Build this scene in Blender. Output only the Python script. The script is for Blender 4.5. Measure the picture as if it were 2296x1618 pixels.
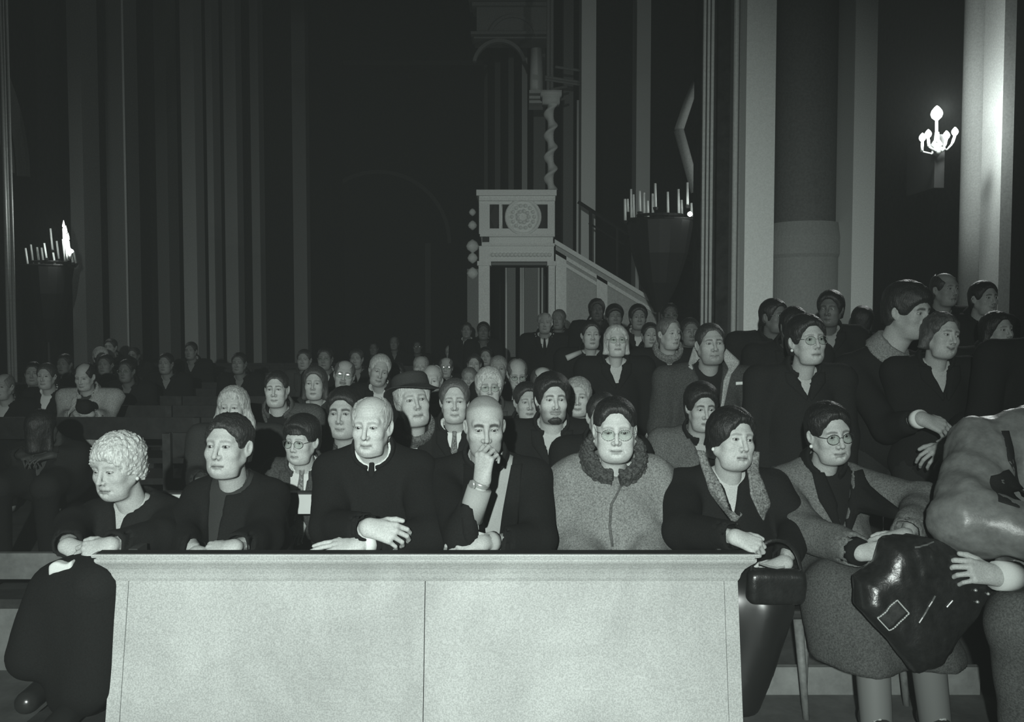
import bpy, bmesh, math, random
import numpy as np
from mathutils import Vector, Matrix
for o in list(bpy.data.objects): bpy.data.objects.remove(o)
SC = bpy.context.scene
COL = SC.collection
# ---------------------------------------------------------------- camera
CAM_H, FPX, PITCH = 1.5, 2000.0, math.radians(2.69)
cam_d = bpy.data.cameras.new('camera'); cam = bpy.data.objects.new('camera', cam_d); COL.objects.link(cam)
cam.location = (0, 0, CAM_H); cam.rotation_euler = (math.pi/2 - PITCH, 0, 0)
cam_d.sensor_width = 36; cam_d.lens = 36*FPX/2296; cam_d.clip_start = .05; cam_d.clip_end = 200
SC.camera = cam
# ---------------------------------------------------------------- world, flash, exposure
SC.view_settings.view_transform = 'Standard'; SC.view_settings.look = 'None'
SC.view_settings.exposure = 0.0; SC.view_settings.gamma = 1.0; SC.view_settings.use_curve_mapping = False
w = bpy.data.worlds.new('night'); SC.world = w; w.use_nodes = True
w.node_tree.nodes['Background'].inputs[0].default_value = (.9, 1, .95, 1)
w.node_tree.nodes['Background'].inputs[1].default_value = .004
# thin even haze added to the air to lift the blacks
hz = w.node_tree.nodes.new('ShaderNodeVolumeScatter'); hz.inputs['Density'].default_value = .0038; hz.inputs['Color'].default_value = (.95, 1, .97, 1)
w.node_tree.links.new(hz.outputs[0], w.node_tree.nodes['World Output'].inputs['Volume'])
fl = bpy.data.lights.new('camera_flash', 'SPOT'); flo = bpy.data.objects.new('camera_flash', fl); COL.objects.link(flo)
fl.energy = 1230; fl.color = (.915, 1, .955); fl.spot_size = math.radians(70); fl.spot_blend = 1.0; fl.shadow_soft_size = .035
flo.location = (-.34, -1.3, 2.0)
flo.rotation_euler = (Vector((-.33, 3.2, .93)) - flo.location).to_track_quat('-Z', 'Y').to_euler()
SC.cycles.max_bounces = 5; SC.cycles.diffuse_bounces = 2; SC.cycles.glossy_bounces = 2; SC.cycles.transparent_max_bounces = 8
SC.cycles.transmission_bounces = 2; SC.cycles.volume_bounces = 0
SC.cycles.caustics_reflective = False; SC.cycles.caustics_refractive = False

# ---------------------------------------------------------------- a pixel of the photograph at a depth -> a point in the church
_F = np.array([0, math.cos(PITCH), -math.sin(PITCH)]); _U = np.array([0, math.sin(PITCH), math.cos(PITCH)])
def P(px, py, y):
    d = _F + (px-1148)/FPX*np.array([1., 0, 0]) + (809-py)/FPX*_U
    return np.array([0, 0, CAM_H]) + d*(y/d[1])
def SCL(p):                      # pixels per metre at a point
    return FPX/float(np.dot(np.asarray(p)-np.array([0, 0, CAM_H]), _F))
def WX(px, y, py=720): return float(P(px, py, y)[0])
def WZ(py, y, px=1148): return float(P(px, py, y)[2])
# ---------------------------------------------------------------- materials
TINT = (.955, 1.0, .968)
MATS = {}
def mat(name, g, rough=.75, spec=.25, tex=None, scale=60., amt=.3, bump=0., stretch=(1, 1, 1), tone=False, metal=0., sheen=0.):
    if name in MATS: return MATS[name]
    m = bpy.data.materials.new(name); m.use_nodes = True; MATS[name] = m
    nt = m.node_tree; N = nt.nodes; b = N['Principled BSDF']
    col = tuple(g*t for t in TINT)+(1,) if not isinstance(g, tuple) else g+(1,)
    b.inputs['Base Color'].default_value = col
    b.inputs['Roughness'].default_value = rough; b.inputs['Specular IOR Level'].default_value = spec; b.inputs['Metallic'].default_value = metal
    if sheen: b.inputs['Sheen Weight'].default_value = sheen
    src = None
    if tex:
        tc = N.new('ShaderNodeTexCoord'); mp = N.new('ShaderNodeMapping'); mp.inputs['Scale'].default_value = stretch
        nt.links.new(tc.outputs['Object'], mp.inputs['Vector'])
        if tex == 'voronoi':
            t = N.new('ShaderNodeTexVoronoi'); out = t.outputs['Distance']
        elif tex == 'wave':
            t = N.new('ShaderNodeTexWave'); t.inputs['Distortion'].default_value = 3.; t.inputs['Detail'].default_value = 3; out = t.outputs['Fac']
        else:
            t = N.new('ShaderNodeTexNoise'); t.inputs['Detail'].default_value = 4; t.inputs['Roughness'].default_value = .65; out = t.outputs['Fac']
        t.inputs['Scale'].default_value = scale
        nt.links.new(mp.outputs[0], t.inputs['Vector'])
        r = N.new('ShaderNodeMapRange'); r.inputs[1].default_value = .28; r.inputs[2].default_value = .72
        r.inputs[3].default_value = 1-amt; r.inputs[4].default_value = 1+amt
        nt.links.new(out, r.inputs[0]); src = r.outputs[0]
        if bump:
            bp = N.new('ShaderNodeBump'); bp.inputs['Strength'].default_value = bump; bp.inputs['Distance'].default_value = .004
            nt.links.new(out, bp.inputs['Height']); nt.links.new(bp.outputs[0], b.inputs['Normal'])
    if tone:
        a = N.new('ShaderNodeAttribute'); a.attribute_name = 'tone'
        if src is not None:
            mu = N.new('ShaderNodeMath'); mu.operation = 'MULTIPLY'; nt.links.new(src, mu.inputs[0]); nt.links.new(a.outputs['Fac'], mu.inputs[1]); src = mu.outputs[0]
        else: src = a.outputs['Fac']
    if src is not None:
        vm = N.new('ShaderNodeVectorMath'); vm.operation = 'SCALE'; vm.inputs[0].default_value = col[:3]
        nt.links.new(src, vm.inputs['Scale']); nt.links.new(vm.outputs[0], b.inputs['Base Color'])
    return m
def cloth(g, tex='tweed'):
    k = 'cloth_%s_%03d' % (tex, round(g*1000))
    if tex == 'leather': return mat(k, g, .38, .5, 'noise', 22, .3, .5)
    if tex == 'check': return mat(k, g, .8, .15, 'noise', 130, .95, .3)
    return mat(k, g, .9, .1, 'noise', 170, .6 if g > .05 else .2, .35)
def skin(g): return mat('skin_%03d' % round(g*1000), g, .55, .3, 'noise', 210, .22, .22, tone=True)  # dim people get a darker g: their shade is put into the skin colour
def hairm(g): return mat('hair_%03d' % round(g*1000), g, .42 if g < .2 else .65, .45 if g < .2 else .2, 'noise', 170, .6, 1., stretch=(1, 1, .22))
def emit(name, s, g=1.):
    if name in MATS: return MATS[name]
    m = bpy.data.materials.new(name); m.use_nodes = True; MATS[name] = m
    b = m.node_tree.nodes['Principled BSDF']; b.inputs['Base Color'].default_value = (.8, .85, .82, 1)
    b.inputs['Emission Color'].default_value = (.95, 1, .97, 1); b.inputs['Emission Strength'].default_value = s
    return m
def lens_mat():
    if 'lens' in MATS: return MATS['lens']
    m = bpy.data.materials.new('lens'); m.use_nodes = True; MATS['lens'] = m; nt = m.node_tree
    for n in list(nt.nodes):
        if n.type != 'OUTPUT_MATERIAL': nt.nodes.remove(n)
    o = nt.nodes['Material Output']; t = nt.nodes.new('ShaderNodeBsdfTransparent'); g = nt.nodes.new('ShaderNodeBsdfGlossy'); x = nt.nodes.new('ShaderNodeMixShader')
    t.inputs[0].default_value = (.9, .93, .91, 1)
    g.inputs['Roughness'].default_value = .12; x.inputs[0].default_value = .07
    nt.links.new(t.outputs[0], x.inputs[1]); nt.links.new(g.outputs[0], x.inputs[2]); nt.links.new(x.outputs[0], o.inputs['Surface'])
    return m

# ---------------------------------------------------------------- objects
def tag(o, label=None, cat=None, group=None, kind=None):
    if label: o['label'] = label
    if cat: o['category'] = cat
    if group: o['group'] = group
    if kind: o['kind'] = kind
    return o
def mesh_obj(name, V, Fq, mats, parent=None, origin=(0, 0, 0), smooth=True, tone=None, midx=None):
    """V in world coordinates; stored relative to origin (or to the parent's place)."""
    V = np.asarray(V, dtype=np.float64)
    org = np.asarray(origin if parent is None else parent['_o'], dtype=float)
    me = bpy.data.meshes.new(name)
    if isinstance(Fq, np.ndarray):
        nF = len(Fq); me.vertices.add(len(V)); me.vertices.foreach_set('co', (V-org).astype(np.float32).ravel())
        k = Fq.shape[1]
        me.loops.add(nF*k); me.loops.foreach_set('vertex_index', Fq.astype(np.int32).ravel())
        me.polygons.add(nF); me.polygons.foreach_set('loop_start', np.arange(0, nF*k, k, dtype=np.int32))
        me.update(calc_edges=True)
    else:
        me.from_pydata([tuple(v) for v in (V-org)], [], Fq); me.update()
    if smooth: me.polygons.foreach_set('use_smooth', np.ones(len(me.polygons), dtype=bool))
    for m in (mats if isinstance(mats, (list, tuple)) else [mats]): me.materials.append(m)
    if midx is not None: me.polygons.foreach_set('material_index', np.asarray(midx, dtype=np.int32))
    if tone is not None:
        a = me.attributes.new('tone', 'FLOAT', 'POINT'); a.data.foreach_set('value', np.asarray(tone, dtype=np.float32))
    me.validate()
    o = bpy.data.objects.new(name, me); COL.objects.link(o)
    if parent is None: o.location = org
    else: o.parent = parent
    o['_o'] = [float(c) for c in org]
    return o
def empty(name, loc):
    o = bpy.data.objects.new(name, None); COL.objects.link(o); o.location = loc; o['_o'] = [float(c) for c in loc]; o.empty_display_size = .05
    return o
class MB:
    def __init__(s): s.v = []; s.f = []
    def add(s, v, f):
        n = len(s.v); s.v += [tuple(map(float, p)) for p in v]; s.f += [tuple(i+n for i in q) for q in f]; return s
    def box(s, a, b, bev=0.):
        x0, y0, z0 = a; x1, y1, z1 = b
        return s.add([(x0, y0, z0), (x1, y0, z0), (x1, y1, z0), (x0, y1, z0), (x0, y0, z1), (x1, y0, z1), (x1, y1, z1), (x0, y1, z1)],
                     [(3, 2, 1, 0), (4, 5, 6, 7), (0, 1, 5, 4), (1, 2, 6, 5), (2, 3, 7, 6), (3, 0, 4, 7)])
    def tube(s, a, b, r0, r1=None, n=10, caps=True):
        r1 = r0 if r1 is None else r1; a = np.array(a, float); b = np.array(b, float); d = b-a; d /= np.linalg.norm(d)
        u = np.cross(d, (0, 0, 1)); u = np.array([1., 0, 0]) if np.linalg.norm(u) < 1e-4 else u/np.linalg.norm(u); w_ = np.cross(d, u)
        c = [(math.cos(2*math.pi*i/n), math.sin(2*math.pi*i/n)) for i in range(n)]
        v = [a+r0*(p*u+q*w_) for p, q in c]+[b+r1*(p*u+q*w_) for p, q in c]
        f = [(i, (i+1) % n, n+(i+1) % n, n+i) for i in range(n)]
        if caps: f += [tuple(range(n-1, -1, -1)), tuple(range(n, 2*n))]
        return s.add(v, f)
    def path(s, pts, r, n=6):
        for a, b in zip(pts[:-1], pts[1:]): s.tube(a, b, r, r, n)
        return s
    def lathe(s, c, prof, n=20, a0=0., a1=2*math.pi):
        full = abs(a1-a0-2*math.pi) < 1e-6; m = n if full else n+1; v = []
        for r, z in prof:
            for i in range(m):
                t = a0+(a1-a0)*i/n; v.append((c[0]+r*math.cos(t), c[1]+r*math.sin(t), c[2]+z))
        f = []
        for j in range(len(prof)-1):
            for i in range(n):
                k = (i+1) % m; f.append((j*m+i, j*m+k, (j+1)*m+k, (j+1)*m+i))
        if full: f += [tuple(range(m-1, -1, -1)), tuple(range((len(prof)-1)*m, len(prof)*m))]
        return s.add(v, f)
    def prism(s, poly, axis, a, b):
        """poly: 2-D outline; axis 'y': (x,z) extruded y a..b; axis 'x': (y,z); axis 'z': (x,y)"""
        def pt(p, t): return {'y': (p[0], t, p[1]), 'x': (t, p[0], p[1]), 'z': (p[0], p[1], t)}[axis]
        n = len(poly); v = [pt(p, a) for p in poly]+[pt(p, b) for p in poly]
        return s.add(v, [tuple(range(n)), tuple(range(2*n-1, n-1, -1))]+[(i, n+i, n+(i+1) % n, (i+1) % n) for i in range(n)])
    def build(s, name, m, parent=None, origin=None, smooth=False, **kw):
        V = np.array(s.v)
        if origin is None and parent is None:
            lo, hi = V.min(0), V.max(0); origin = ((lo[0]+hi[0])/2, (lo[1]+hi[1])/2, lo[2])
        o = mesh_obj(name, V, s.f, m, parent, origin if parent is None else (0, 0, 0), smooth=smooth)
        bm = bmesh.new(); bm.from_mesh(o.data); bmesh.ops.recalc_face_normals(bm, faces=bm.faces); bm.to_mesh(o.data); bm.free()
        if kw.get('bevel'):
            md = o.modifiers.new('bevel', 'BEVEL'); md.width = kw['bevel']; md.segments = 2; md.limit_method = 'ANGLE'
        return o
def struct(name, mb, m, **kw):
    o = mb.build(name, m, **kw); o['kind'] = 'structure'; return o

# ---------------------------------------------------------------- signed distances
F32 = np.float32
def ell(p, c, r):
    q = (p-np.array(c, F32))/np.array(r, F32); k0 = np.sqrt((q*q).sum(1))+1e-6; q /= np.array(r, F32); k1 = np.sqrt((q*q).sum(1))+1e-6
    return k0*(k0-1)/k1
def sph(p, c, r): return np.sqrt(((p-np.array(c, F32))**2).sum(1))-r
def cap(p, a, b, ra, rb=None):
    rb = ra if rb is None else rb; a = np.array(a, F32); ab = np.array(b, F32)-a; q = p-a
    t = np.clip(q@ab/max(float(ab@ab), 1e-9), 0, 1); return np.sqrt(((q-t[:, None]*ab)**2).sum(1))-(ra+(rb-ra)*t)
def rbox(p, c, hsz, r):
    q = np.abs(p-np.array(c, F32))-(np.array(hsz, F32)-r)
    return np.sqrt((np.maximum(q, 0)**2).sum(1))+np.minimum(q.max(1), 0)-r
def smin(a, b, k):
    h = np.maximum(k-np.abs(a-b), 0); return np.minimum(a, b)-h*h/(4*k)
def smax(a, b, k): return -smin(-a, -b, k)
def wob(p, f, s=0.):
    x, y, z = p[:, 0]*f, p[:, 1]*f, p[:, 2]*f
    return (np.sin(x+.6*y+s+1.3*np.sin(.7*z+s))+np.sin(.8*y-.7*z+2.1*s+1.1*np.sin(.9*x))+np.sin(.9*z+.5*x+3.3*s+np.sin(.8*y+s)))/3
def nets(f, lo, hi, h):
    """surface nets of f<0 inside a box, evaluated only near the surface"""
    lo = np.array(lo, float); hi = np.array(hi, float); B = 4
    nb = np.maximum(np.ceil((hi-lo)/(h*B)).astype(int), 1); n = nb*B+1
    ax = [np.arange(nb[i]+1)*(h*B)+lo[i] for i in range(3)]
    G = np.stack(np.meshgrid(*ax, indexing='ij'), -1).reshape(-1, 3).astype(F32)
    C = f(G).reshape(nb+1)
    mn = None
    for i in (0, 1):
        for j in (0, 1):
            for k in (0, 1):
                c = C[i:nb[0]+i, j:nb[1]+j, k:nb[2]+k]
                mn = np.abs(c) if mn is None else np.minimum(mn, np.abs(c))
    act = mn < h*B*2.0
    msk = np.zeros(n, bool); fine = np.repeat(np.repeat(np.repeat(act, B, 0), B, 1), B, 2)
    for i in (0, 1):
        for j in (0, 1):
            for k in (0, 1): msk[i:n[0]-1+i, j:n[1]-1+j, k:n[2]-1+k] |= fine
    idx = [np.minimum((np.arange(n[i])+B//2)//B, nb[i]) for i in range(3)]
    V = np.where(C[np.ix_(*idx)] < 0, -1., 1.).astype(F32)
    ii = np.argwhere(msk); V[msk] = f((ii*h+lo).astype(F32))
    V[0] = np.abs(V[0])+1e-4; V[-1] = np.abs(V[-1])+1e-4; V[:, 0] = np.abs(V[:, 0])+1e-4; V[:, -1] = np.abs(V[:, -1])+1e-4; V[:, :, 0] = np.abs(V[:, :, 0])+1e-4; V[:, :, -1] = np.abs(V[:, :, -1])+1e-4
    I = V < 0; m = n-1
    cnt = np.zeros(m, np.int8)
    for i in (0, 1):
        for j in (0, 1):
            for k in (0, 1): cnt += I[i:m[0]+i, j:m[1]+j, k:m[2]+k]
    cells = np.argwhere((cnt > 0) & (cnt < 8))
    if len(cells) == 0: return np.zeros((0, 3)), np.zeros((0, 4), int)
    num = np.full(m, -1, np.int32); num[tuple(cells.T)] = np.arange(len(cells))
    acc = np.zeros((len(cells), 3)); wgt = np.zeros(len(cells))
    cor = [(i, j, k) for i in (0, 1) for j in (0, 1) for k in (0, 1)]
    val = {c: V[cells[:, 0]+c[0], cells[:, 1]+c[1], cells[:, 2]+c[2]] for c in cor}
    for a in cor:
        for d in range(3):
            if a[d]: continue
            b = list(a); b[d] = 1; b = tuple(b); va, vb = val[a], val[b]; x = (va < 0) != (vb < 0)
            t = np.where(x, va/np.where(x, va-vb, 1), 0)
            q = np.array(a, float)[None]+0*acc; q[:, d] = t
            acc[x] += q[x]; wgt[x] += 1
    verts = (cells+acc/wgt[:, None])*h+lo
    quads = []
    for d in range(3):
        sl0 = [slice(None)]*3; sl1 = [slice(None)]*3; sl0[d] = slice(0, n[d]-1); sl1[d] = slice(1, n[d])
        A, Bv = I[tuple(sl0)], I[tuple(sl1)]; e = np.argwhere(A != Bv); e1, e2 = (d+1) % 3, (d+2) % 3
        e = e[(e[:, e1] > 0) & (e[:, e2] > 0) & (e[:, e1] < m[e1]) & (e[:, e2] < m[e2])]
        if not len(e): continue
        def at(o1, o2):
            q = e.copy(); q[:, e1] -= o1; q[:, e2] -= o2; return num[tuple(q.T)]
        Q = np.stack([at(1, 1), at(0, 1), at(0, 0), at(1, 0)], 1)
        ins = A[tuple(e.T)]; Q[~ins] = Q[~ins][:, ::-1]; quads.append(Q)
    return verts, np.concatenate(quads)
def sdf_obj(name, f, lo, hi, h, m, parent=None, origin=(0, 0, 0)):
    V, Q = nets(f, lo, hi, h)
    if len(V) == 0: return None
    return mesh_obj(name, V, Q, m, parent, origin)
def trace(f, xz, y0, y1, n=40):
    p = np.zeros((len(xz), 3), F32); p[:, 0] = xz[:, 0]; p[:, 2] = xz[:, 1]; p[:, 1] = y0
    for _ in range(n):
        d = f(p); p[:, 1] = np.minimum(p[:, 1]+np.maximum(d, -.02)*.8, y1)
    return p
def sheet(name, f, L, R, m, parent, y0, y1, off=.008, th=.007, nu=24, nv=7):
    """cloth panel between two (x,z) polylines, laid on the front of the surface f"""
    def res(pl, n):
        pl = np.array(pl, float); s_ = np.r_[0, np.cumsum(np.linalg.norm(np.diff(pl, axis=0), axis=1))]; t = np.linspace(0, s_[-1], n)
        return np.stack([np.interp(t, s_, pl[:, 0]), np.interp(t, s_, pl[:, 1])], 1)
    a, b = res(L, nu), res(R, nu); g = np.stack([a+(b-a)*t for t in np.linspace(0, 1, nv)], 1).reshape(-1, 2)
    p = trace(f, g, y0, y1).astype(float)
    ms = f(p.astype(F32)) > .012
    if (~ms).any(): ms |= p[:, 1] > np.median(p[~ms, 1])+.085
    if ms.any() and not ms.all():
        hit = np.where(~ms)[0]
        for i in np.where(ms)[0]:
            j = hit[np.argmin(((g[hit]-g[i])**2).sum(1))]; p[i, 1] = p[j, 1]+.3*np.linalg.norm(g[j]-g[i])
    y = p[:, 1].reshape(nu, nv)
    for _ in range(2):
        y[1:-1] = (y[:-2]+2*y[1:-1]+y[2:])/4
    p[:, 1] = y.ravel()
    fr = p.copy(); fr[:, 1] -= off; bk = p.copy(); bk[:, 1] -= off-th-.004
    ed = np.zeros((nu, nv), bool); ed[0] = ed[-1] = True; ed[:, 0] = ed[:, -1] = True
    fr[ed.ravel(), 1] += th*.5
    V = np.concatenate([fr, bk]); N = nu*nv; Q = []
    for i in range(nu-1):
        for j in range(nv-1):
            q = (i*nv+j, i*nv+j+1, (i+1)*nv+j+1, (i+1)*nv+j); Q.append(q); Q.append(tuple(N+k for k in q[::-1]))
    ring = [j for j in range(nv)]+[i*nv+nv-1 for i in range(1, nu)]+[(nu-1)*nv+j for j in range(nv-2, -1, -1)]+[i*nv for i in range(nu-2, 0, -1)]
    for i in range(len(ring)):
        a_, b_ = ring[i], ring[(i+1) % len(ring)]; Q.append((b_, a_, N+a_, N+b_))
    o = mesh_obj(name, V, Q, m, parent)
    bm = bmesh.new(); bm.from_mesh(o.data); bmesh.ops.recalc_face_normals(bm, faces=bm.faces); bm.to_mesh(o.data); bm.free()
    return o
# ---------------------------------------------------------------- heads
def rotm(yaw=0, pitch=0, roll=0):
    """degrees; yaw>0 turns the face to image right, pitch>0 looks down, roll>0 tips the crown to image right"""
    return np.array((Matrix.Rotation(math.radians(yaw), 3, 'Z') @ Matrix.Rotation(math.radians(pitch), 3, 'X') @ Matrix.Rotation(math.radians(roll), 3, 'Y')))
HD = dict(w=1., jaw=1., fat=0., nose=1., age=.4, ear=1., smile=0., open=.78, brow=.68, browt=1., lip=.72, stub=0., beard=0., shave=0., fem=0, mouth=0., tache=0., zl=.072, gx=0., gz=0.)
def head_f(q_, nbl, fine=True):
    q = dict(HD); q.update(q_)
    w, jw, fat, age, sm = q['w'], q['jaw'], q['fat'], q['age'], q['smile']
    def f(p0):
        p = p0.copy(); p[:, 0] = np.abs(p[:, 0])/w
        d = ell(p, (0, .014, .034), (.0755, .097, .083))
        d = smin(d, ell(p, (0, -.030, -.026), (.0625+.004*fat, .060, .080)), .03)
        d = smin(d, cap(p, (.050*jw, .000, -.052), (.014*jw, -.064, -.094), .021+.005*fat, .016), .03)
        d = smin(d, sph(p, (0, -.073, -.094), .0175), .022)
        d = smin(d, sph(p, (.042, -.059, -.028), .020+.003*fat), .026)
        if fat: d = smin(d, sph(p, (.036, -.050, -.078), .016+.014*fat), .03); d = smin(d, ell(p, (0, -.03, -.108), (.05, .035, .012+.014*fat)), .03)
        d = smin(d, cap(p, (0, -.0845, .0255), (.040, -.071, .0255), .0120 if not q['fem'] else .0095), .02)
        d = smax(d, -sph(p, (.0315, -.1045, .003), .0190), .016)
        d = smin(d, ell(p, (0, -.066, -.069), (.034, .0255, .028)), .022)
        ns = q['nose']
        m = np.where((p[:, 1] < -.04) & (p[:, 2] < .045) & (p[:, 2] > -.115) & (p[:, 0] < .062))[0]
        if len(m):
            r = p[m]; e = d[m]
            n_ = cap(r, (0, -.0885, .016), (0, -.096-.0165*ns, -.032), .0074, .0100*ns**.5)
            n_ = smin(n_, sph(r, (.0120*ns**.5, -.0975, -.0375), .0088), .008); e = smin(e, n_, .011)
            if fine: e = smax(e, -sph(r, (.0062, -.1055, -.0465), .0036), .003)
            up = cap(r, (0, -.0930, -.0655+.000*sm), (.022, -.0815, -.0695+sm*.006), .0048, .0022)
            lo = cap(r, (0, -.0910, -.0768-q['mouth']*.004), (.018, -.0815, -.0737+sm*.006), .0058, .0028)
            e = smin(smin(e, up, .007), lo, .007)
            gv = cap(r, (0, -.1, -.0709-q['mouth']*.002), (.0255*(1+.15*sm), -.0845, -.0712+sm*.008), .0032+.003*q['mouth'], .0022); e = smax(e, -gv, .003)
            e = smax(e, -cap(r, (0, -.0955, -.0855), (.013, -.091, -.0855), .0035), .009)
            if age > .05: e = smax(e, -cap(r, (.018, -.0985, -.041), (.033+.002*sm, -.0835, -.074), .0018*age+.001), .009*age)
            if age > .3: e = smax(e, -cap(r, (.019, -.0905, -.0125), (.041, -.0815, -.0115), .0018), .007*age)
            # eye: lids over the ball, almond opening
            u = r[:, 0]-.0315; v = r[:, 2]-.002
            e = smin(e, sph(r, (.0315, -.0735, .002), .0150), .007)
            e = smax(e, -cap(r, (.019, -.0915, .0125), (.044, -.083, .0115), .0014), .005)
            if fine:
                k = 1-(u/.0150)**2
                op = np.maximum(np.maximum((v-.0058*q['open']*k), (-.0040*k-v)), r[:, 1]+.064); e = smax(e, -op, .0012)
            d[m] = e
        if age > .55:
            m = np.where((p[:, 1] < -.045) & (p[:, 2] > .042) & (p[:, 2] < .088))[0]
            if len(m): d[m] += (age-.5)*.0013*np.sin(p[m, 2]*2*math.pi/.0115+3*p[m, 0])
        m = np.where((p[:, 0] > .055) & (np.abs(p[:, 2]+.012) < .05) & (np.abs(p[:, 1]-.012) < .045))[0]
        if len(m):
            r = p[m]-np.array((.0775, .013, -.010), F32); c, s_ = math.cos(.5), math.sin(.5); r = np.stack([r[:, 0]*c-r[:, 1]*s_, r[:, 0]*s_+r[:, 1]*c, r[:, 2]], 1); r[:, 1] -= .16*r[:, 2]
            ea = q['ear']; e = ell(r, (0, 0, 0), (.0075, .0175*ea, .0300*ea))
            e = smax(e, -ell(r, (.007, -.0005, .003), (.0065, .0095*ea, .0185*ea)), .004); d[m] = smin(d[m], e, .006)
        nr = .0475 if q['fem'] else .055
        nk = cap(p0, (0, .022, -.06), nbl, nr+.006*fat, nr+.004); nk = smin(nk, cap(p0, (0, -.02, -.07), nbl*np.array([1, .6, 1]), nr*.72, nr*.8), .03)
        d = smin(d, nk, .018)
        return d
    return f
def head_tone(v, q_, paint):
    q = dict(HD); q.update(q_); x = np.abs(v[:, 0])/q['w']; y = v[:, 1]; z = v[:, 2]; T = np.ones(len(v)); fr = y < -.045
    def sm(a, lo, hi): return np.clip((hi-a)/(hi-lo), 0, 1)
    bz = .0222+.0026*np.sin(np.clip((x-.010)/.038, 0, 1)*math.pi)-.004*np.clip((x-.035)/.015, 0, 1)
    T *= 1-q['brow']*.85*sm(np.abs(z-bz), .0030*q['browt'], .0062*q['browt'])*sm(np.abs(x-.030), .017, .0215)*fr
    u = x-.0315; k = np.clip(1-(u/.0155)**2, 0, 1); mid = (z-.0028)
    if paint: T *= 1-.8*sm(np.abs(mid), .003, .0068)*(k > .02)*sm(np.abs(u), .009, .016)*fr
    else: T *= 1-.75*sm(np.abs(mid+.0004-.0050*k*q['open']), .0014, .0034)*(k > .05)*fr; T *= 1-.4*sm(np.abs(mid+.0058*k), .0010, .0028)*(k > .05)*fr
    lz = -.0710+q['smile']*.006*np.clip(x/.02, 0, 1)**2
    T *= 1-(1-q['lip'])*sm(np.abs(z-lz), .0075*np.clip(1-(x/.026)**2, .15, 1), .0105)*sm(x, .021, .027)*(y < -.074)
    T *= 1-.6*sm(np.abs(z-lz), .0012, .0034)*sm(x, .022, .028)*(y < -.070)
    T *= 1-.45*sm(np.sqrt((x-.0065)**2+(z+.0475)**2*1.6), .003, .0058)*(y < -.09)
    low = np.clip((-.040-z)/.02, 0, 1)*np.clip((.02-y)/.03, 0, 1)*np.clip((z+.135)/.02, 0, 1)
    low *= 1-.8*sm(np.abs(z-lz), .007, .011)*sm(x, .02, .027)*fr
    cheek = np.clip(1-((x-.0)/.045)**2*np.clip((z+.085)/.02, 0, 1), 0, 1); rim = np.clip((x-.038)/.014, 0, 1)+np.clip((-.083-z)/.01, 0, 1)+sm(np.abs(z+.057), .004, .009)*(x < .032)*(y < -.08)
    T *= 1-low*(q['stub']*.55)-low*np.clip(rim, 0, 1)*q['beard']*.8*(1-q['stub']*.5)
    T *= 1-q['tache']*.8*sm(np.abs(z+.0575), .005, .008)*sm(x, .024, .030)*(y < -.08)
    if q['shave']:
        hl = q['zl']; sc = np.clip((z-(hl+(-.0+.9*np.clip(-y-.02, 0, 1)*0)-.05*np.clip((y+.06)/.08, 0, 1)))/.02, 0, 1); T *= 1-q['shave']*sc
    return np.clip(T, .06, 1)

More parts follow.
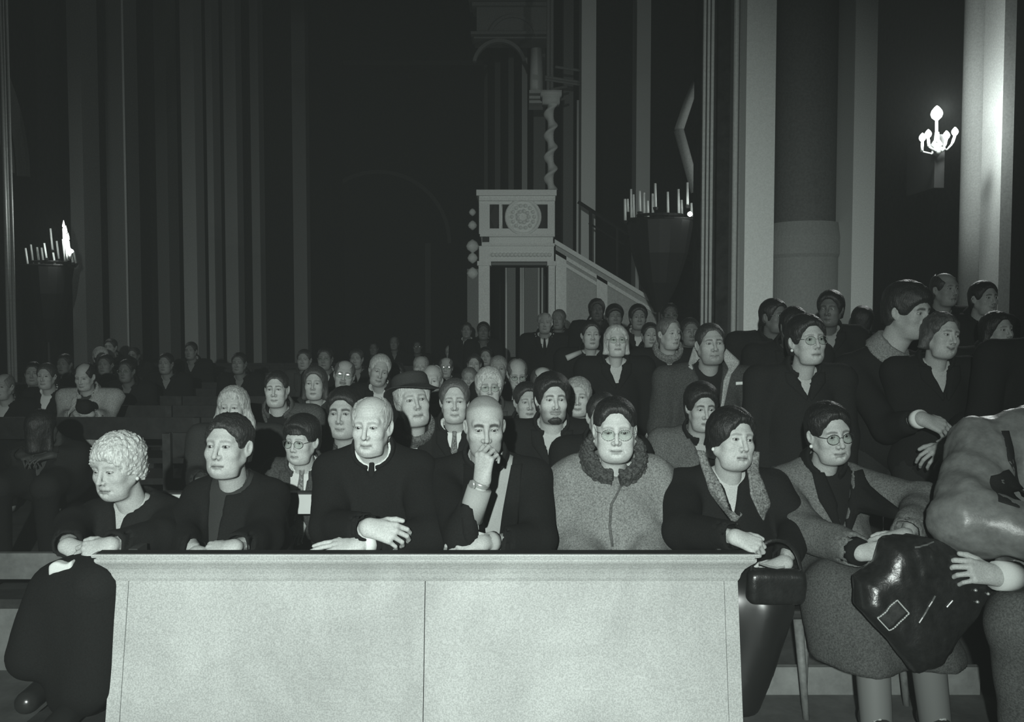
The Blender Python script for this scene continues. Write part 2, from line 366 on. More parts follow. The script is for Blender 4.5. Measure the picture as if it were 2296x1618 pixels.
# ---------------------------------------------------------------- hair (head frame)
def skull(p):
    d = ell(p, (0, .014, .034), (.0755, .097, .083)); return smin(d, ell(p, (0, .040, -.035), (.060, .060, .075)), .03)
def hair_f(kind, k):
    t = k.get('t', .011); zf = k.get('zf', .070)+(.020 if k.get('fringe') is None else 0); side = k.get('side', -.014); nape = k.get('nape', -.075); sd = k.get('seed', 1.); wx = k.get('w', 1.); fx = k.get('fx', .081); fc = k.get('fringe')
    na = k.get('na', .0022); nf = k.get('nf', 230.); part = k.get('part', 0.)
    def f(p0):
        p = p0.copy(); p[:, 0] /= wx; q = np.abs(p[:, 0])
        tt = t*(1+k.get('top', 0.)*np.clip((p[:, 2]-.04)/.06, 0, 1))
        c = ell(p, (k.get('cx', 0.), -.125, -.014), (fx, k.get('fy', .098), zf+.014))+.0016*np.sin(p[:, 0]*150+sd*2)+.0012*np.sin(p[:, 0]*390+sd)
        d = skull(p)-tt*np.clip(c/.028+.30, .25, 1.)
        if kind == 'curly': d = d+.007*np.sin(p[:, 0]*nf+1.5*np.sin(p[:, 2]*nf*.6))*np.sin(p[:, 1]*nf+1.2)*np.sin(p[:, 2]*nf*.93+2*np.sin(p[:, 0]*nf*.5))*k.get('ca', 1.)+.003*wob(p, 95, sd)
        else: d = d+na*wob(p*np.array([1, 1, .45], F32), nf, sd)
        if part: d = d+.004*np.exp(-((p[:, 0]-part)/.006)**2)*(p[:, 2] > .06)
        if fc is not None:
            c = np.minimum(c, 9); c = np.maximum(c, p[:, 2]-fc+.004*np.sin(p[:, 0]*260+sd))
        d = smax(d, -c, .008)
        zl = side+(nape-side)*np.clip((p[:, 1]+.005)/.05, 0, 1)
        if kind in ('long', 'bob'):
            b = k.get('len', -.17 if kind == 'long' else -.075)
            cu = cap(np.stack([q, p[:, 1], p[:, 2]], 1), (.060, .012, .03), (.082+k.get('flare', .0), .015, b), .026, .022+k.get('flare', 0.)*.3)
            bk = cap(p, (0, .06, .02), (0, .07, b), .055, .06)
            d = smin(d, smin(cu, bk, .04)+na*wob(p*np.array([1, 1, .25], F32), nf, sd), .03)
            c2 = ell(p, (0, -.125, -.03), (k.get('gap', .070), .118, .115)); c2 = np.maximum(c2, p[:, 2]-.05); d = smax(d, -c2, .01)
            d = smax(d, b-p[:, 2], .015)
        else: d = smax(d, zl-p[:, 2], .01)
        if kind == 'bun': d = smin(d, sph(p, (0, .112, .02), .036), .015)
        if kind == 'balding': d = smax(d, -ell(p, (0, -.045, k.get('bz', .118)), (k.get('bx', .060), .115, .075)), .008)
        if k.get('ear', True) and kind not in ('long', 'bob'):
            e = np.stack([q, p[:, 1], p[:, 2]], 1); d = smax(d, -ell(e, (.082, .006, -.014), (.022, .021, .036)), .006)
        return d
    lo = (-.13, -.125, -.24 if kind == 'long' else -.14); hi = (.13, .165, .155+t)
    return f, lo, hi
def beard_f(k):
    def f(p0):
        p = p0.copy(); p[:, 0] = np.abs(p[:, 0]); d = smin(cap(p, (.052, .0, -.045), (.015, -.066, -.098), .026, .022), sph(p, (0, -.074, -.098), .022), .02)
        c = ell(p, (0, -.115, -.035), (.047, .07, .052)); d = smax(d, -c, .006); return smax(d+.002*wob(p, 250), p[:, 2]+.03, .01)
    return f
def hat_f(k):
    rc, hb, br, tl = k.get('r', .088), k.get('h', .075), k.get('brim', .125), k.get('tilt', .25)
    z0 = k.get('z', .052)
    def f(p0):
        p = p0-np.array((0, .012, z0), F32); c, s_ = math.cos(tl), math.sin(tl)
        p = np.stack([p[:, 0], p[:, 1]*c-p[:, 2]*s_, p[:, 1]*s_+p[:, 2]*c], 1)
        rr = np.sqrt(p[:, 0]**2+(p[:, 1]*.88)**2)
        cr = np.maximum(rr-(rc-.09*np.clip(p[:, 2], 0, 1)-.012*np.clip((p[:, 2]-hb+.02)/.02, 0, 1)), np.abs(p[:, 2]-hb/2)-hb/2+.006)
        cr = smax(cr, -ell(p, (0, 0, hb+.004), (.05, .075, .018)), .012)
        bz = p[:, 2]+.02*np.clip((rr-rc)/.04, 0, 1)-.018*np.sin(np.arctan2(p[:, 1], p[:, 0])*2+.6)*np.clip((rr-rc)/.04, 0, 1)
        b = np.maximum(rr-br, np.abs(bz)-.0035)*.8
        return smax(smin(cr, b, .008), -ell(p, (0, 0, -.02), (rc-.008, rc+.005, .05)), .004)
    return f, (-.15, -.17, -.06), (.15, .18, .20)

# ---------------------------------------------------------------- hands (wrist at 0, fingers +x, back +z, thumb +y)
HP = dict(rest=((18, 22, 14), (20, 24, 16), (24, 26, 18), (28, 28, 18)), flat=((6, 8, 6), (6, 9, 6), (8, 10, 6), (10, 12, 8)),
          grip=((48, 62, 35), (54, 66, 38), (58, 68, 38), (60, 66, 36)), fist=((72, 92, 50), (76, 94, 50), (78, 94, 50), (80, 92, 50)),
          loose=((30, 40, 22), (34, 44, 26), (38, 48, 28), (40, 46, 28)), point=((10, 14, 8), (16, 22, 12), (30, 36, 20), (38, 42, 24)))
_hc = {}
def hand_mesh(pose, h, thumb=.0, fore=(-1, 0, 0), sg=1, arm=.085, spread=1.):
    fore = np.array(fore, float); fore /= np.linalg.norm(fore); fore[1] *= sg; fore = np.round(fore, 1); fore /= np.linalg.norm(fore)
    key = (pose, round(h, 4), thumb, tuple(fore), spread)
    if key in _hc: return _hc[key]
    K = [(.090, .030, .002), (.094, .010, .004), (.089, -.011, .002), (.080, -.030, -.002)]
    Ln = [(.043, .026, .021), (.047, .030, .022), (.043, .028, .021), (.034, .021, .019)]
    chains = []
    for i in range(4):
        a = np.array(K[i]); az = math.radians((6, 1.5, -4, -10)[i]*spread); ang = 0.; pts = [a]
        for j in range(3):
            ang += math.radians(HP[pose][i][j]); dr = np.array([math.cos(ang)*math.cos(az), math.cos(ang)*math.sin(az), -math.sin(ang)]); a = a+dr*Ln[i][j]; pts.append(a)
        chains.append(pts)
    tb = [np.array(v) for v in [(.022, .020, -.006), (.052, .048-.014*thumb, -.014-.010*thumb), (.080, .060-.036*thumb, -.020-.016*thumb), (.103, .063-.052*thumb, -.026-.020*thumb)]]
    def f(p):
        d = None
        for i in range(4):
            c = cap(p, (.004, K[i][1]*.55, -.002), K[i], .0150, .0112); d = c if d is None else smin(d, c, .013)
        d = smin(d, cap(p, (.02, .022, -.008), (.05, .03, -.012), .013, .012), .015)
        q = p*np.array([1, 1, 1.28], F32); d = smin(d, cap(q, fore*arm*np.array([1, 1, 1.28]), (0, 0, 0), .029, .0262), .02); d = smin(d, cap(q, (0, 0, 0), (.02, 0, 0), .0262, .024), .02)
        for i in range(4):
            pt = chains[i]; r = (.0096, .0098, .0093, .0082)[i]; e = None
            for j in range(3):
                c = cap(p, pt[j], pt[j+1], r*(1-.10*j), r*(1-.10*(j+1))); e = c if e is None else smin(e, c, .002)
            d = smin(d, e, .005)
        e = None
        for j in range(3):
            c = cap(p, tb[j], tb[j+1], (.0145, .0115, .0100)[j], (.0115, .0100, .0085)[j]); e = c if e is None else smin(e, c, .003)
        return smin(d, e, .009)
    V, Q = nets(f, np.minimum((-.04, -.065, -.115), fore*arm-.035), np.maximum((.20, .095, .045), fore*arm+.035), h)
    _hc[key] = (V, Q); return _hc[key]
def frame(fd, up):
    x = np.array(fd, float); x /= np.linalg.norm(x); z = np.array(up, float); z -= x*(z@x); z /= np.linalg.norm(z); return np.stack([x, np.cross(z, x), z], 1)
_EYE = None
def eye_mesh(n=14, m=10):
    V, Fc, mi = [], [], []; an = [0, .17, .46, .54, .8, 1.15, 1.6, 2.2, 2.8, math.pi]
    for a in an:
        for i in range(n): t = 2*math.pi*i/n; V.append((math.sin(a)*math.cos(t), -math.cos(a), math.sin(a)*math.sin(t)))
    for j in range(len(an)-1):
        for i in range(n): k = (i+1) % n; Fc.append((j*n+i, j*n+k, (j+1)*n+k, (j+1)*n+i)); mi.append(2 if an[j+1] < .2 else 1 if an[j+1] < .5 else 0)
    return np.array(V), np.array(Fc), mi

# ---------------------------------------------------------------- a whole person
PEOPLE = []
def person(label, cx, top, chin, d, yaw=0, pitch=0, roll=0, s=None, hd={}, hair=('short', .03, {}), sk=.46, coat={}, pose='sit', row=None, seat=.44, floor=0., group=None,
           sw=.185, drop=0., byaw=0, ndx=0., ndz=0., lean=None, hands={}, beard=0., glasses=0, earrings=False, hat=None, legs=True, eyes=True, nby=.075, tall=None, legpos=None, kmin=-9.):
    H = P(cx, (top+chin)/2, d); S = SCL(H); rg = random.Random(int(cx*7+top*3)); fm = hd.get('fem', 0)
    hd = dict(dict(w=rg.uniform(.95, 1.03), jaw=rg.uniform(.92, 1.08), nose=rg.uniform(.9, 1.2)*(.92 if fm else 1.), ear=rg.uniform(.95, 1.12), fat=rg.uniform(0, .35), open=rg.uniform(.62, .82), smile=rg.uniform(-.25, .3)), **hd)
    s = max((chin-top)/S/.240, .84) if s is None else s
    R = rotm(yaw, pitch, roll); fem = hd.get('fem', 0)
    if row is None: row = d+.10
    nb = H+s*np.array([ndx, nby, -.152+ndz])
    if pose == 'sit': pc = np.array([nb[0]+(lean or 0.), row, seat+.145])
    else: pc = np.array([nb[0]+(lean or 0.), nb[1]+.02, floor+.53*(H[2]+.12*s-floor)])
    root0 = np.array([pc[0], pc[1], floor])
    hr = .0038 if S > 520 else .0052 if S > 380 else .0066 if S > 270 else .0086
    hc = .0140 if S > 520 else .021 if S > 380 else .030 if S > 270 else .04
    B = rotm(byaw)
    sh = {'l': nb+B@np.array([-sw, .015, -.050*s-drop]), 'r': nb+B@np.array([sw, .015, -.050*s-drop])}
    th = {'l': pc+B@np.array([-.085, -.02, -.01]), 'r': pc+B@np.array([.085, -.02, -.01])}
    if pose == 'sit':
        kn = {k: th[k]+B@np.array([(-.05 if k == 'l' else .05), -.41, .0]) for k in 'lr'}
        for k in 'lr': kn[k][1] = max(kn[k][1], kmin); an = {k: np.array([kn[k][0], kn[k][1]+.02, floor+.09]) for k in 'lr'}
        for k in 'lr': kn[k][2] = max(kn[k][2]-.02, floor+.47)
    else:
        kn = {k: np.array([th[k][0], th[k][1]-.01, floor+.5*(pc[2]-floor)]) for k in 'lr'}; an = {k: np.array([th[k][0], th[k][1]+.03, floor+.09]) for k in 'lr'}
    if legpos: kn = {k: np.array(legpos['kn'][k], float) for k in 'lr'}; an = {k: np.array(legpos['an'][k], float) for k in 'lr'}
    el, wr, hf = {}, {}, {}
    for k, sg in (('l', -1), ('r', 1)):
        hs = hands.get(k)
        if hs:
            wr[k] = np.array(hs['w'], float); fd = hs.get('f', (0, -1, -.2)); up = hs.get('u', (0, -.2, 1))
            if 'e' in hs: el[k] = np.array(hs['e'], float)
            else: el[k] = (sh[k]+wr[k])/2+np.array([sg*.09, .04, -.10])
            hf[k] = (frame(fd, up), hs.get('pose', 'rest'), hs.get('thumb', 0.), hs.get('arm', .10), hs.get('sc', 1.))
        elif pose == 'sit':
            wr[k] = pc+B@np.array([sg*.085, -.27, .13]); el[k] = sh[k]+B@np.array([sg*.022, -.03, -.27*s]); el[k][2] = max(el[k][2], pc[2]+.10)
            hf[k] = (frame(B@np.array([-sg*.75, -.6, -.15]), (0, -.2, 1)), 'rest', 0., .10, 1.)
        else:
            el[k] = sh[k]+B@np.array([sg*.03, .02, -.29*s]); wr[k] = el[k]+B@np.array([-sg*.01, -.07, -.24*s]); hf[k] = (frame((0, -.25, -1), (sg, -.2, 0)), 'loose', 0., .10, 1.)
    # ---- body: torso and limbs
    wv = .92 if fem else 1.
    chs = nb+np.array([0, .025, -.185*s]); bel = chs*.45+pc*.55+np.array([0, -.02, 0])
    fat = coat.get('fat', 0.)
    bulk = coat.get('bulk', 0.)
    def torso(p, skirt=0.):
        dd = ell(p, chs, (.160*wv+.02*fat, .112+.02*fat, .19*s)); dd = smin(dd, ell(p, bel, (.150*wv+.04*fat, .118+.05*fat, .19)), .07)
        dd = smin(dd, ell(p, pc, (.175, .135, .125)), .07); dd = smin(dd, cap(p, chs, pc, .11), .05)
        for k in 'lr':
            dd = smin(dd, cap(p, nb+np.array([0, .02, -.02]), sh[k], .044, .052), .05)
        return dd
    def arms(p, add=0.):
        dd = None
        for k in 'lr':
            e = smin(cap(p, sh[k], el[k], .052+add, .044+add*1.05), cap(p, el[k], wr[k], .043+add*1.1, .029+add), .02); dd = e if dd is None else np.minimum(dd, e)
        return dd
    def legsd(p, add=0., low=True):
        dd = None
        for k in 'lr':
            e = cap(p, th[k], kn[k], .083+add, .060+add)
            if low:
                e = smin(e, cap(p, kn[k], an[k], .056+add, .038+add), .03); e = smin(e, cap(p, an[k]+np.array([0, .03, -.045]), an[k]+np.array([0, -.15, -.055]), .036, .034), .03)
            dd = e if dd is None else np.minimum(dd, e)
        return dd
    def bodyf(p): return smin(smin(torso(p), arms(p), .04), legsd(p), .05)
    al = np.array([nb, pc]+[x[k] for x in (sh, el, wr, kn, an) for k in 'lr']); lo = al.min(0)-.2; hi = al.max(0)+.2; lo[2] = floor; hi[2] = nb[2]+.03
    bV, bQ = nets(bodyf, lo, hi, .030 if S > 520 else .042 if S > 270 else .055)
    nbl = (R.T@((nb+np.array([0, .0, -.02]))-H))/s
    fh = head_f(hd, nbl, hr < .0067)
    hV, hQ = nets(fh, (-.10, -.135, -.205), (.10, .135, .125), hr)
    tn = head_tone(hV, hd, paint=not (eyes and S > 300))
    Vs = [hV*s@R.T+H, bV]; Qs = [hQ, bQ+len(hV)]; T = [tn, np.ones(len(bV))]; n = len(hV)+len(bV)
    for k in 'lr':
        M, ps, tb, arm, sc = hf[k]; V, Q = hand_mesh(ps, .0043 if (k in hands and S > 300) else (.0085 if S > 300 else .011), tb, M.T@(el[k]-wr[k]), -1 if k == 'r' else 1); V = V.copy()*sc*(.93 if fem else 1.)*min(s, 1.05)
        if k == 'r': V[:, 1] *= -1; Q = Q[:, ::-1]
        Vs.append(V@M.T+wr[k]); Qs.append(Q+n); n += len(V); T.append(np.ones(len(V)))
    o = mesh_obj('person', np.concatenate(Vs), np.concatenate(Qs), skin(sk), None, root0, tone=np.concatenate(T))
    tag(o, label, 'person', group); PEOPLE.append(o)
    X = lambda v: np.asarray(v)*s@R.T+H
    # ---- eyes
    if eyes and S > 300:
        ev, ef, mi = eye_mesh(); q = dict(HD); q.update(hd); G = rotm(q['gx'], q['gz'])
        for sg in (-1, 1):
            c = np.array([sg*.0315*q['w'], -.0735, .002]); mesh_obj('eye', X(ev*.0131@G.T+c), ef, [mat('eye_white', .34, .3, .5), mat('iris', .022, .25, .5), mat('pupil', .012, .2, .5)], o, midx=mi)
    # ---- hair, beard, hat
    if hair:
        fhair, a, b = hair_f(hair[0], hair[2]); V, Q = nets(fhair, a, b, min(max(hr*1.4, .0052), .0105)); mesh_obj('hair', X(V), Q, hairm(hair[1]), o)
    if beard:
        V, Q = nets(beard_f({}), (-.09, -.11, -.13), (.09, .04, -.02), max(hr, .004)); mesh_obj('beard', X(V), Q, hairm(beard), o)
    if hat:
        f, a, b = hat_f(hat[1]); V, Q = nets(f, a, b, .0042); ho = mesh_obj('hat', X(V), Q, cloth(hat[0]), o)
    if earrings:
        for sg in (-1, 1):
            m = MB(); c = X((sg*.080, .004, -.048)); m.lathe(c, [(.001, -.008), (.0055, -.005), (.0075, 0), (.0055, .005), (.001, .008)], 8); m.build('earring', mat('pearl', .7, .2, .6), o, smooth=True)
    if glasses:
        gk = glasses if isinstance(glasses, dict) else {}
        rx, rz, tr, yy = gk.get('rx', .0245), gk.get('rz', .0200), gk.get('t', .0010), -.1035; q = dict(HD); q.update(hd); m = MB(); N = 18
        for sg in (-1, 1):
            ring = [X((sg*.0325+rx*math.cos(2*math.pi*i/N), yy+.006*abs(math.cos(2*math.pi*i/N))*(1 if sg*math.cos(2*math.pi*i/N) > 0 else 0), -.003+rz*math.sin(2*math.pi*i/N))) for i in range(N+1)]; m.path(ring, tr*s, 5)
            m.path([X((sg*.057, yy+.004, .004)), X((sg*.076*q['w'], -.070, .006)), X((sg*.080*q['w'], .0, .008))], tr*s, 5)
        m.path([X((-.009, yy, .001)), X((0, yy-.003, .004)), X((.009, yy, .001))], tr*s, 5)
        gm = mat('spectacle_frame_%d' % int(gk.get('g', .3)*100), gk.get('g', .3), .3, .5, metal=.6); go = m.build('glasses', gm, o, smooth=True)
        for sg in (-1, 1):
            V = [X((sg*.0325, yy+.0005, -.003))]+[X((sg*.0325+rx*.97*math.cos(2*math.pi*i/N), yy+.0025, -.003+rz*.97*math.sin(2*math.pi*i/N))) for i in range(N)]
            V = np.array(V)-np.array(o['_o']); lo_ = mesh_obj('lens', V+np.array(o['_o']), [(0, 1+(i+1) % N, 1+i) for i in range(N)], lens_mat(), o); lo_.parent = go
    # ---- coat
    C = dict(g=.02, tex='tweed', open='v', vd=.22, vw=.055, collar='lapel', fold=.004, long=True, add=.020, shirt=None, tie=None, cg=None, neck=.064, vshift=0., skirt=False, mid=None); C.update(coat)
    cm = cloth(C['g'], C['tex']); add = C['add']+.012*bulk
    ax = (X((0, -.005, -.09))-nb); ax /= np.linalg.norm(ax)
    vz = nb[2]-C['vd']; vx = nb[0]+C['vshift']; seed = cx*.37
    hemz = floor+.42 if pose == 'sit' else pc[2]-.22
    cuts = []
    for k in 'lr':
        dr = wr[k]-el[k]; ln = np.linalg.norm(dr); dr = dr/ln; cuts.append((k, wr[k]-dr*(hands.get(k, {}).get('cuff', .012)), dr))
    def coatf(p):
        dd = torso(p)-add-.004
        if C['long']:
            dd = smin(dd, legsd(p, add+.004, False), .09)
        fo = None
        for k, w_, dr in cuts:
            e = smin(cap(p, sh[k], el[k], .056+add, .048+add*1.1), cap(p, el[k], w_+dr*.05, .047+add*1.1, .033+add*.8), .025)
            e = smax(e, (p-w_.astype(F32))@dr.astype(F32), .006)
            m = np.where(np.abs((p-w_.astype(F32))@dr.astype(F32)) < .06)[0]
            if len(m): e[m] = smax(e[m], -cap(p[m], w_-dr*.05, w_+dr*.05, .027+add*.55), .004)
            fo = e if fo is None else np.minimum(fo, e)
        dd = smin(dd, fo, .028)
        if pose == 'stand': dd = smax(dd, hemz-p[:, 2], .02)
        if C['fold']:
            dd = dd+C['fold']*wob(p*np.array([1, 1, .62], F32), 46, seed)+C['fold']*.6*np.abs(wob(p*np.array([.7, 1, 1.3], F32), 80, seed+2))
        cu = cap(p, nb-ax*.035, nb+ax*.3, C['neck'], C['neck']+.03)
        if C['open'] == 'v':
            wz = C['vw']*np.clip((p[:, 2]-vz)/(nb[2]-vz), 0, 1.3); cu = np.minimum(cu, np.maximum(np.maximum(np.abs(p[:, 0]-vx)-wz, (vz-p[:, 2])*.5), p[:, 1]-nb[1]-.03))
        return smax(dd, -cu, .008)
    al = np.array([nb, pc]+[x[k] for x in ((sh, el, wr, kn) if C['long'] else (sh, el, wr)) for k in 'lr']); lo = al.min(0)-.17; hi = al.max(0)+.15; lo[2] = max(lo[2], floor+.01); hi[2] = nb[2]+.06
    if pose == 'stand': lo[2] = max(lo[2], hemz-.05); lo[1] = min(nb[1], pc[1])-.45
    sdf_obj('coat', coatf, lo, hi, hc, cm, o)
    def band(nm, R0, R1, h0, h1, th, gap, m, fur=0., hh=None, tipz=0., back=0.):
        c0 = nb+np.array([0, .006, 0])
        def f(p):
            q = p-c0.astype(F32); t = q@ax.astype(F32); rad = q-t[:, None]*ax.astype(F32); r = np.sqrt((rad**2).sum(1)); u = np.clip((t-h0)/(h1-h0), 0, 1); ang = np.abs(np.arctan2(rad[:, 0], -rad[:, 1]))
            dd = np.maximum(np.abs(r-(R0+(R1-R0)*u))-th, np.abs(t-(h0+h1)/2-tipz*np.exp(-(ang/.5)**2))-(h1-h0)/2-back*np.clip((ang-1.2)/1.5, 0, 1))
            if gap: dd = smax(dd, (math.radians(gap)-ang)*np.maximum(r, .03), .004)
            if fur: dd = dd+fur*(wob(p, 190, 1.)+.8*wob(p, 330, 2.))
            return dd
        Rm = max(R0, R1)+th+.03; V, Q = nets(f, c0-np.array([Rm, Rm, .10]), c0+np.array([Rm, Rm, .16]), hh or (.0055 if S > 500 else .009 if S > 300 else .014))
        return mesh_obj(nm, V, Q, m, o) if len(V) else None
    if C['shirt'] is not None:
        sm_ = mat('shirt_%03d' % round(C['shirt']*1000), C['shirt'], .8, .1, 'noise', 240, .12, .15)
        def shf(p):
            dd = torso(p)-.011; dd = np.maximum(dd, np.abs(p[:, 0]-nb[0])-.12); dd = np.maximum(dd, (nb[2]-.42)-p[:, 2]); dd = np.maximum(dd, p[:, 1]-nb[1]-.05)
            return smax(dd, -cap(p, nb-ax*.03, nb+ax*.2, .055, .06), .006)
        sdf_obj('shirt', shf, (nb[0]-.14, nb[1]-.26, nb[2]-.44), (nb[0]+.14, nb[1]+.08, nb[2]+.05), .009 if S > 400 else .016, sm_, o)
        nr = .062 if not fem else .055
        band('shirt_collar', nr+.010, nr, -.004, .036+C.get('ch', 0.), .0035, 0 if C.get('roman') else 9, sm_, tipz=-.014 if not C.get('roman') else 0.)
        if C['tie'] is not None:
            tm = cloth(C['tie'], C.get('tietex', 'check'))
            z0 = nb[2]+.004; sheet('tie', shf, [(nb[0]-.015, z0), (nb[0]-.009, z0-.035), (nb[0]-.026, z0-.2)], [(nb[0]+.015, z0), (nb[0]+.009, z0-.035), (nb[0]+.026, z0-.2)], tm, o, nb[1]-.35, nb[1]+.02, .010, .009, 14, 5)
    cl = C['collar']
    if cl:
        cgm = cm if C['cg'] is None else cloth(C['cg'], C.get('ctex', 'tweed'))
        if cl in ('lapel', 'scarf'):
            band('collar', .090, .076, .0, .060, .008, 42, cgm, back=.006)
            if C['open'] == 'v':
                lw = C.get('lw', .065)
                for sg in (-1, 1):
                    a_ = [(vx+sg*C['vw']*.94, nb[2]-.012), (vx+sg*C['vw']*.42, nb[2]-C['vd']*.5), (vx+sg*.004, vz+.004)]
                    b_ = [(vx+sg*(C['vw']+lw*.75), nb[2]-.008), (vx+sg*(C['vw']*.6+lw), nb[2]-C['vd']*.45), (vx+sg*.012, vz-.012)]
                    sheet('lapel', coatf, a_, b_, cgm, o, nb[1]-.42, nb[1]+.06, .006, .006, 18, 6)
        elif cl == 'stand': band('collar', .084, .076, -.01, .068, .007, C.get('gap', 14), cgm)
        elif cl == 'roll': band('collar', .066, .060, -.01, .040, .008, 0, cgm)
        elif cl == 'fur': band('fur_collar', .122, .098, .000, .098, .022, C.get('gap', 16), cgm, fur=.0055, hh=.0042)
        elif cl == 'muffler': band('scarf', .092, .078, -.020, .070, .016, 0, cgm, fur=.002)
    if legs and pose == 'stand' or (legs and C.get('trousers')):
        V, Q = nets(lambda p: smax(smin(legsd(p, .014), ell(p, pc, (.185, .145, .13)), .05), floor+.05-p[:, 2], .01), np.minimum.reduce([pc, an['l'], an['r'], kn['l'], kn['r']])-np.array([.22, .28, .0])-np.array([0, 0, .05]), np.maximum.reduce([pc, kn['l'], kn['r']])+np.array([.22, .2, .12]), .028)
        mesh_obj('trousers', V, Q, cloth(C.get('tg', .02)), o)
    if legs and pose == 'sit' and 170 < S < 480 and not C.get('trousers'):
        aa = np.array([pc, an['l'], an['r'], kn['l'], kn['r']])
        sdf_obj('trousers', lambda p: smax(smin(legsd(p, .016), ell(p, pc, (.185, .145, .13)), .05), floor+.05-p[:, 2], .01), aa.min(0)-np.array([.16, .24, .05]), aa.max(0)+np.array([.16, .2, .1]), .042, cloth(.012), o)
    o['_j'] = 0
    return dict(o=o, X=X, nb=nb, pc=pc, sh=sh, el=el, wr=wr, kn=kn, an=an, coatf=coatf, cm=cm, S=S, H=H, s=s, band=band, torso=torso, add=add)

def shoes(pp, g=.02):
    for k in 'lr':
        a = pp['an'][k]
        def f(p, a=a):
            d = smin(cap(p, a+np.array([0, .035, -.048]), a+np.array([0, -.155, -.058]), .043, .040), cap(p, a+np.array([0, .03, -.03]), a+np.array([0, .03, .0]), .042, .044), .03)
            return smax(d, (a[2]-.095)-p[:, 2], .006)
        sdf_obj('shoe', f, a-np.array([.1, .25, .11]), a+np.array([.1, .14, .06]), .008, mat('black_shoe_leather', .02, .25, .6), pp['o'])
def pxs(f, pts, y0, ym):
    """pixels of the photo -> (x, z) where the sight line meets the surface f (near depth ym)"""
    o = np.array([0, 0, CAM_H]); out = []
    D = np.array([P(a, b, 1.)-o for a, b in pts]); t = np.full(len(pts), float(y0))
    for _ in range(50):
        p = (o+D*t[:, None]).astype(F32); t += np.clip(f(p), -.01, .1)*.8; t = np.minimum(t, ym+.35)
    p = o+D*t[:, None]; miss = (f(p.astype(F32)) > .01)
    if (~miss).any(): md = np.median(t[~miss]); miss |= t > md+.09
    for i in np.where(miss)[0]:
        hit = np.where(~miss)[0]; p[i] = o+D[i]*(t[hit[np.argmin(np.abs(hit-i))]]+.02 if len(hit) else ym)
    return [(float(a[0]), float(a[2])) for a in p]

def stockings(pp, g):
    for k in 'lr': MB().tube(pp['kn'][k], pp['an'][k]-np.array([0, 0, .05]), .062, .053, 16, caps=False).build('stocking', mat('stocking_%03d' % round(g*1000), g, .6, .3), pp['o'], smooth=True)
# ================================================================ THE CHURCH
stone = mat('pale_stone', .80, .8, .2, 'noise', 90, .12, .15)
stone_mid = mat('grey_stone', .25, .8, .2, 'noise', 60, .18, .15)
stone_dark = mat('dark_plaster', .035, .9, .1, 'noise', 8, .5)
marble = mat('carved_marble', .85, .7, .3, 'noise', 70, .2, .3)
gilt = mat('gilded_moulding', .55, .4, .5, 'noise', 50, .15)
iron = mat('wrought_iron', .012, .5, .4)
wood_pale = mat('pale_varnished_wood', .45, .5, .35, 'noise', 3.2, .10, .05, stretch=(1, 1, .35))
def worn_wood(m):
    nt = m.node_tree; N = nt.nodes; L = nt.links; b = N['Principled BSDF']; src = b.inputs['Base Color'].links[0].from_socket
    tc = N.new('ShaderNodeTexCoord'); n1 = N.new('ShaderNodeTexNoise'); n1.inputs['Scale'].default_value = 2.2; n1.inputs['Detail'].default_value = 6; n1.inputs['Distortion'].default_value = 1.2
    L.new(tc.outputs['Object'], n1.inputs['Vector']); r = N.new('ShaderNodeMapRange'); r.inputs[1].default_value = .35; r.inputs[2].default_value = .68; r.inputs[3].default_value = .84; r.inputs[4].default_value = 1.08; L.new(n1.outputs['Fac'], r.inputs[0])
    n2 = N.new('ShaderNodeTexNoise'); n2.inputs['Scale'].default_value = 210.; n2.inputs['Detail'].default_value = 2; L.new(tc.outputs['Object'], n2.inputs['Vector']); r2 = N.new('ShaderNodeMapRange'); r2.inputs[1].default_value = .35; r2.inputs[2].default_value = .65; r2.inputs[3].default_value = .80; r2.inputs[4].default_value = 1.16; L.new(n2.outputs['Fac'], r2.inputs[0])
    m1 = N.new('ShaderNodeMath'); m1.operation = 'MULTIPLY'; L.new(r.outputs[0], m1.inputs[0]); L.new(r2.outputs[0], m1.inputs[1])
    v = N.new('ShaderNodeVectorMath'); v.operation = 'SCALE'; L.new(src, v.inputs[0]); L.new(m1.outputs[0], v.inputs['Scale']); L.new(v.outputs[0], b.inputs['Base Color'])
worn_wood(wood_pale)
wood_dark = mat('dark_wood', .035, .6, .3, 'noise', 14, .4, .1)
wood_mid = mat('brown_wood', .022, .6, .3, 'noise', 14, .4, .1)
floor_m = mat('stone_floor', .10, .7, .3, 'noise', 5, .4)
wax = mat('candle_wax', .75, .6, .3)
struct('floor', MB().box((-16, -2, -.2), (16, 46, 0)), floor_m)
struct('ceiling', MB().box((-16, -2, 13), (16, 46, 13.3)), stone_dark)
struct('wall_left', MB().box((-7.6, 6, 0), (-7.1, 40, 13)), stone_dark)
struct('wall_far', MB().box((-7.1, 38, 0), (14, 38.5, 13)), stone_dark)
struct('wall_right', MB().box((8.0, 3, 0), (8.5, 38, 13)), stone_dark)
NT = [0]
def trim(mb, m, **k): NT[0] += 1; return struct('trim_%d' % NT[0], mb, m, **k)
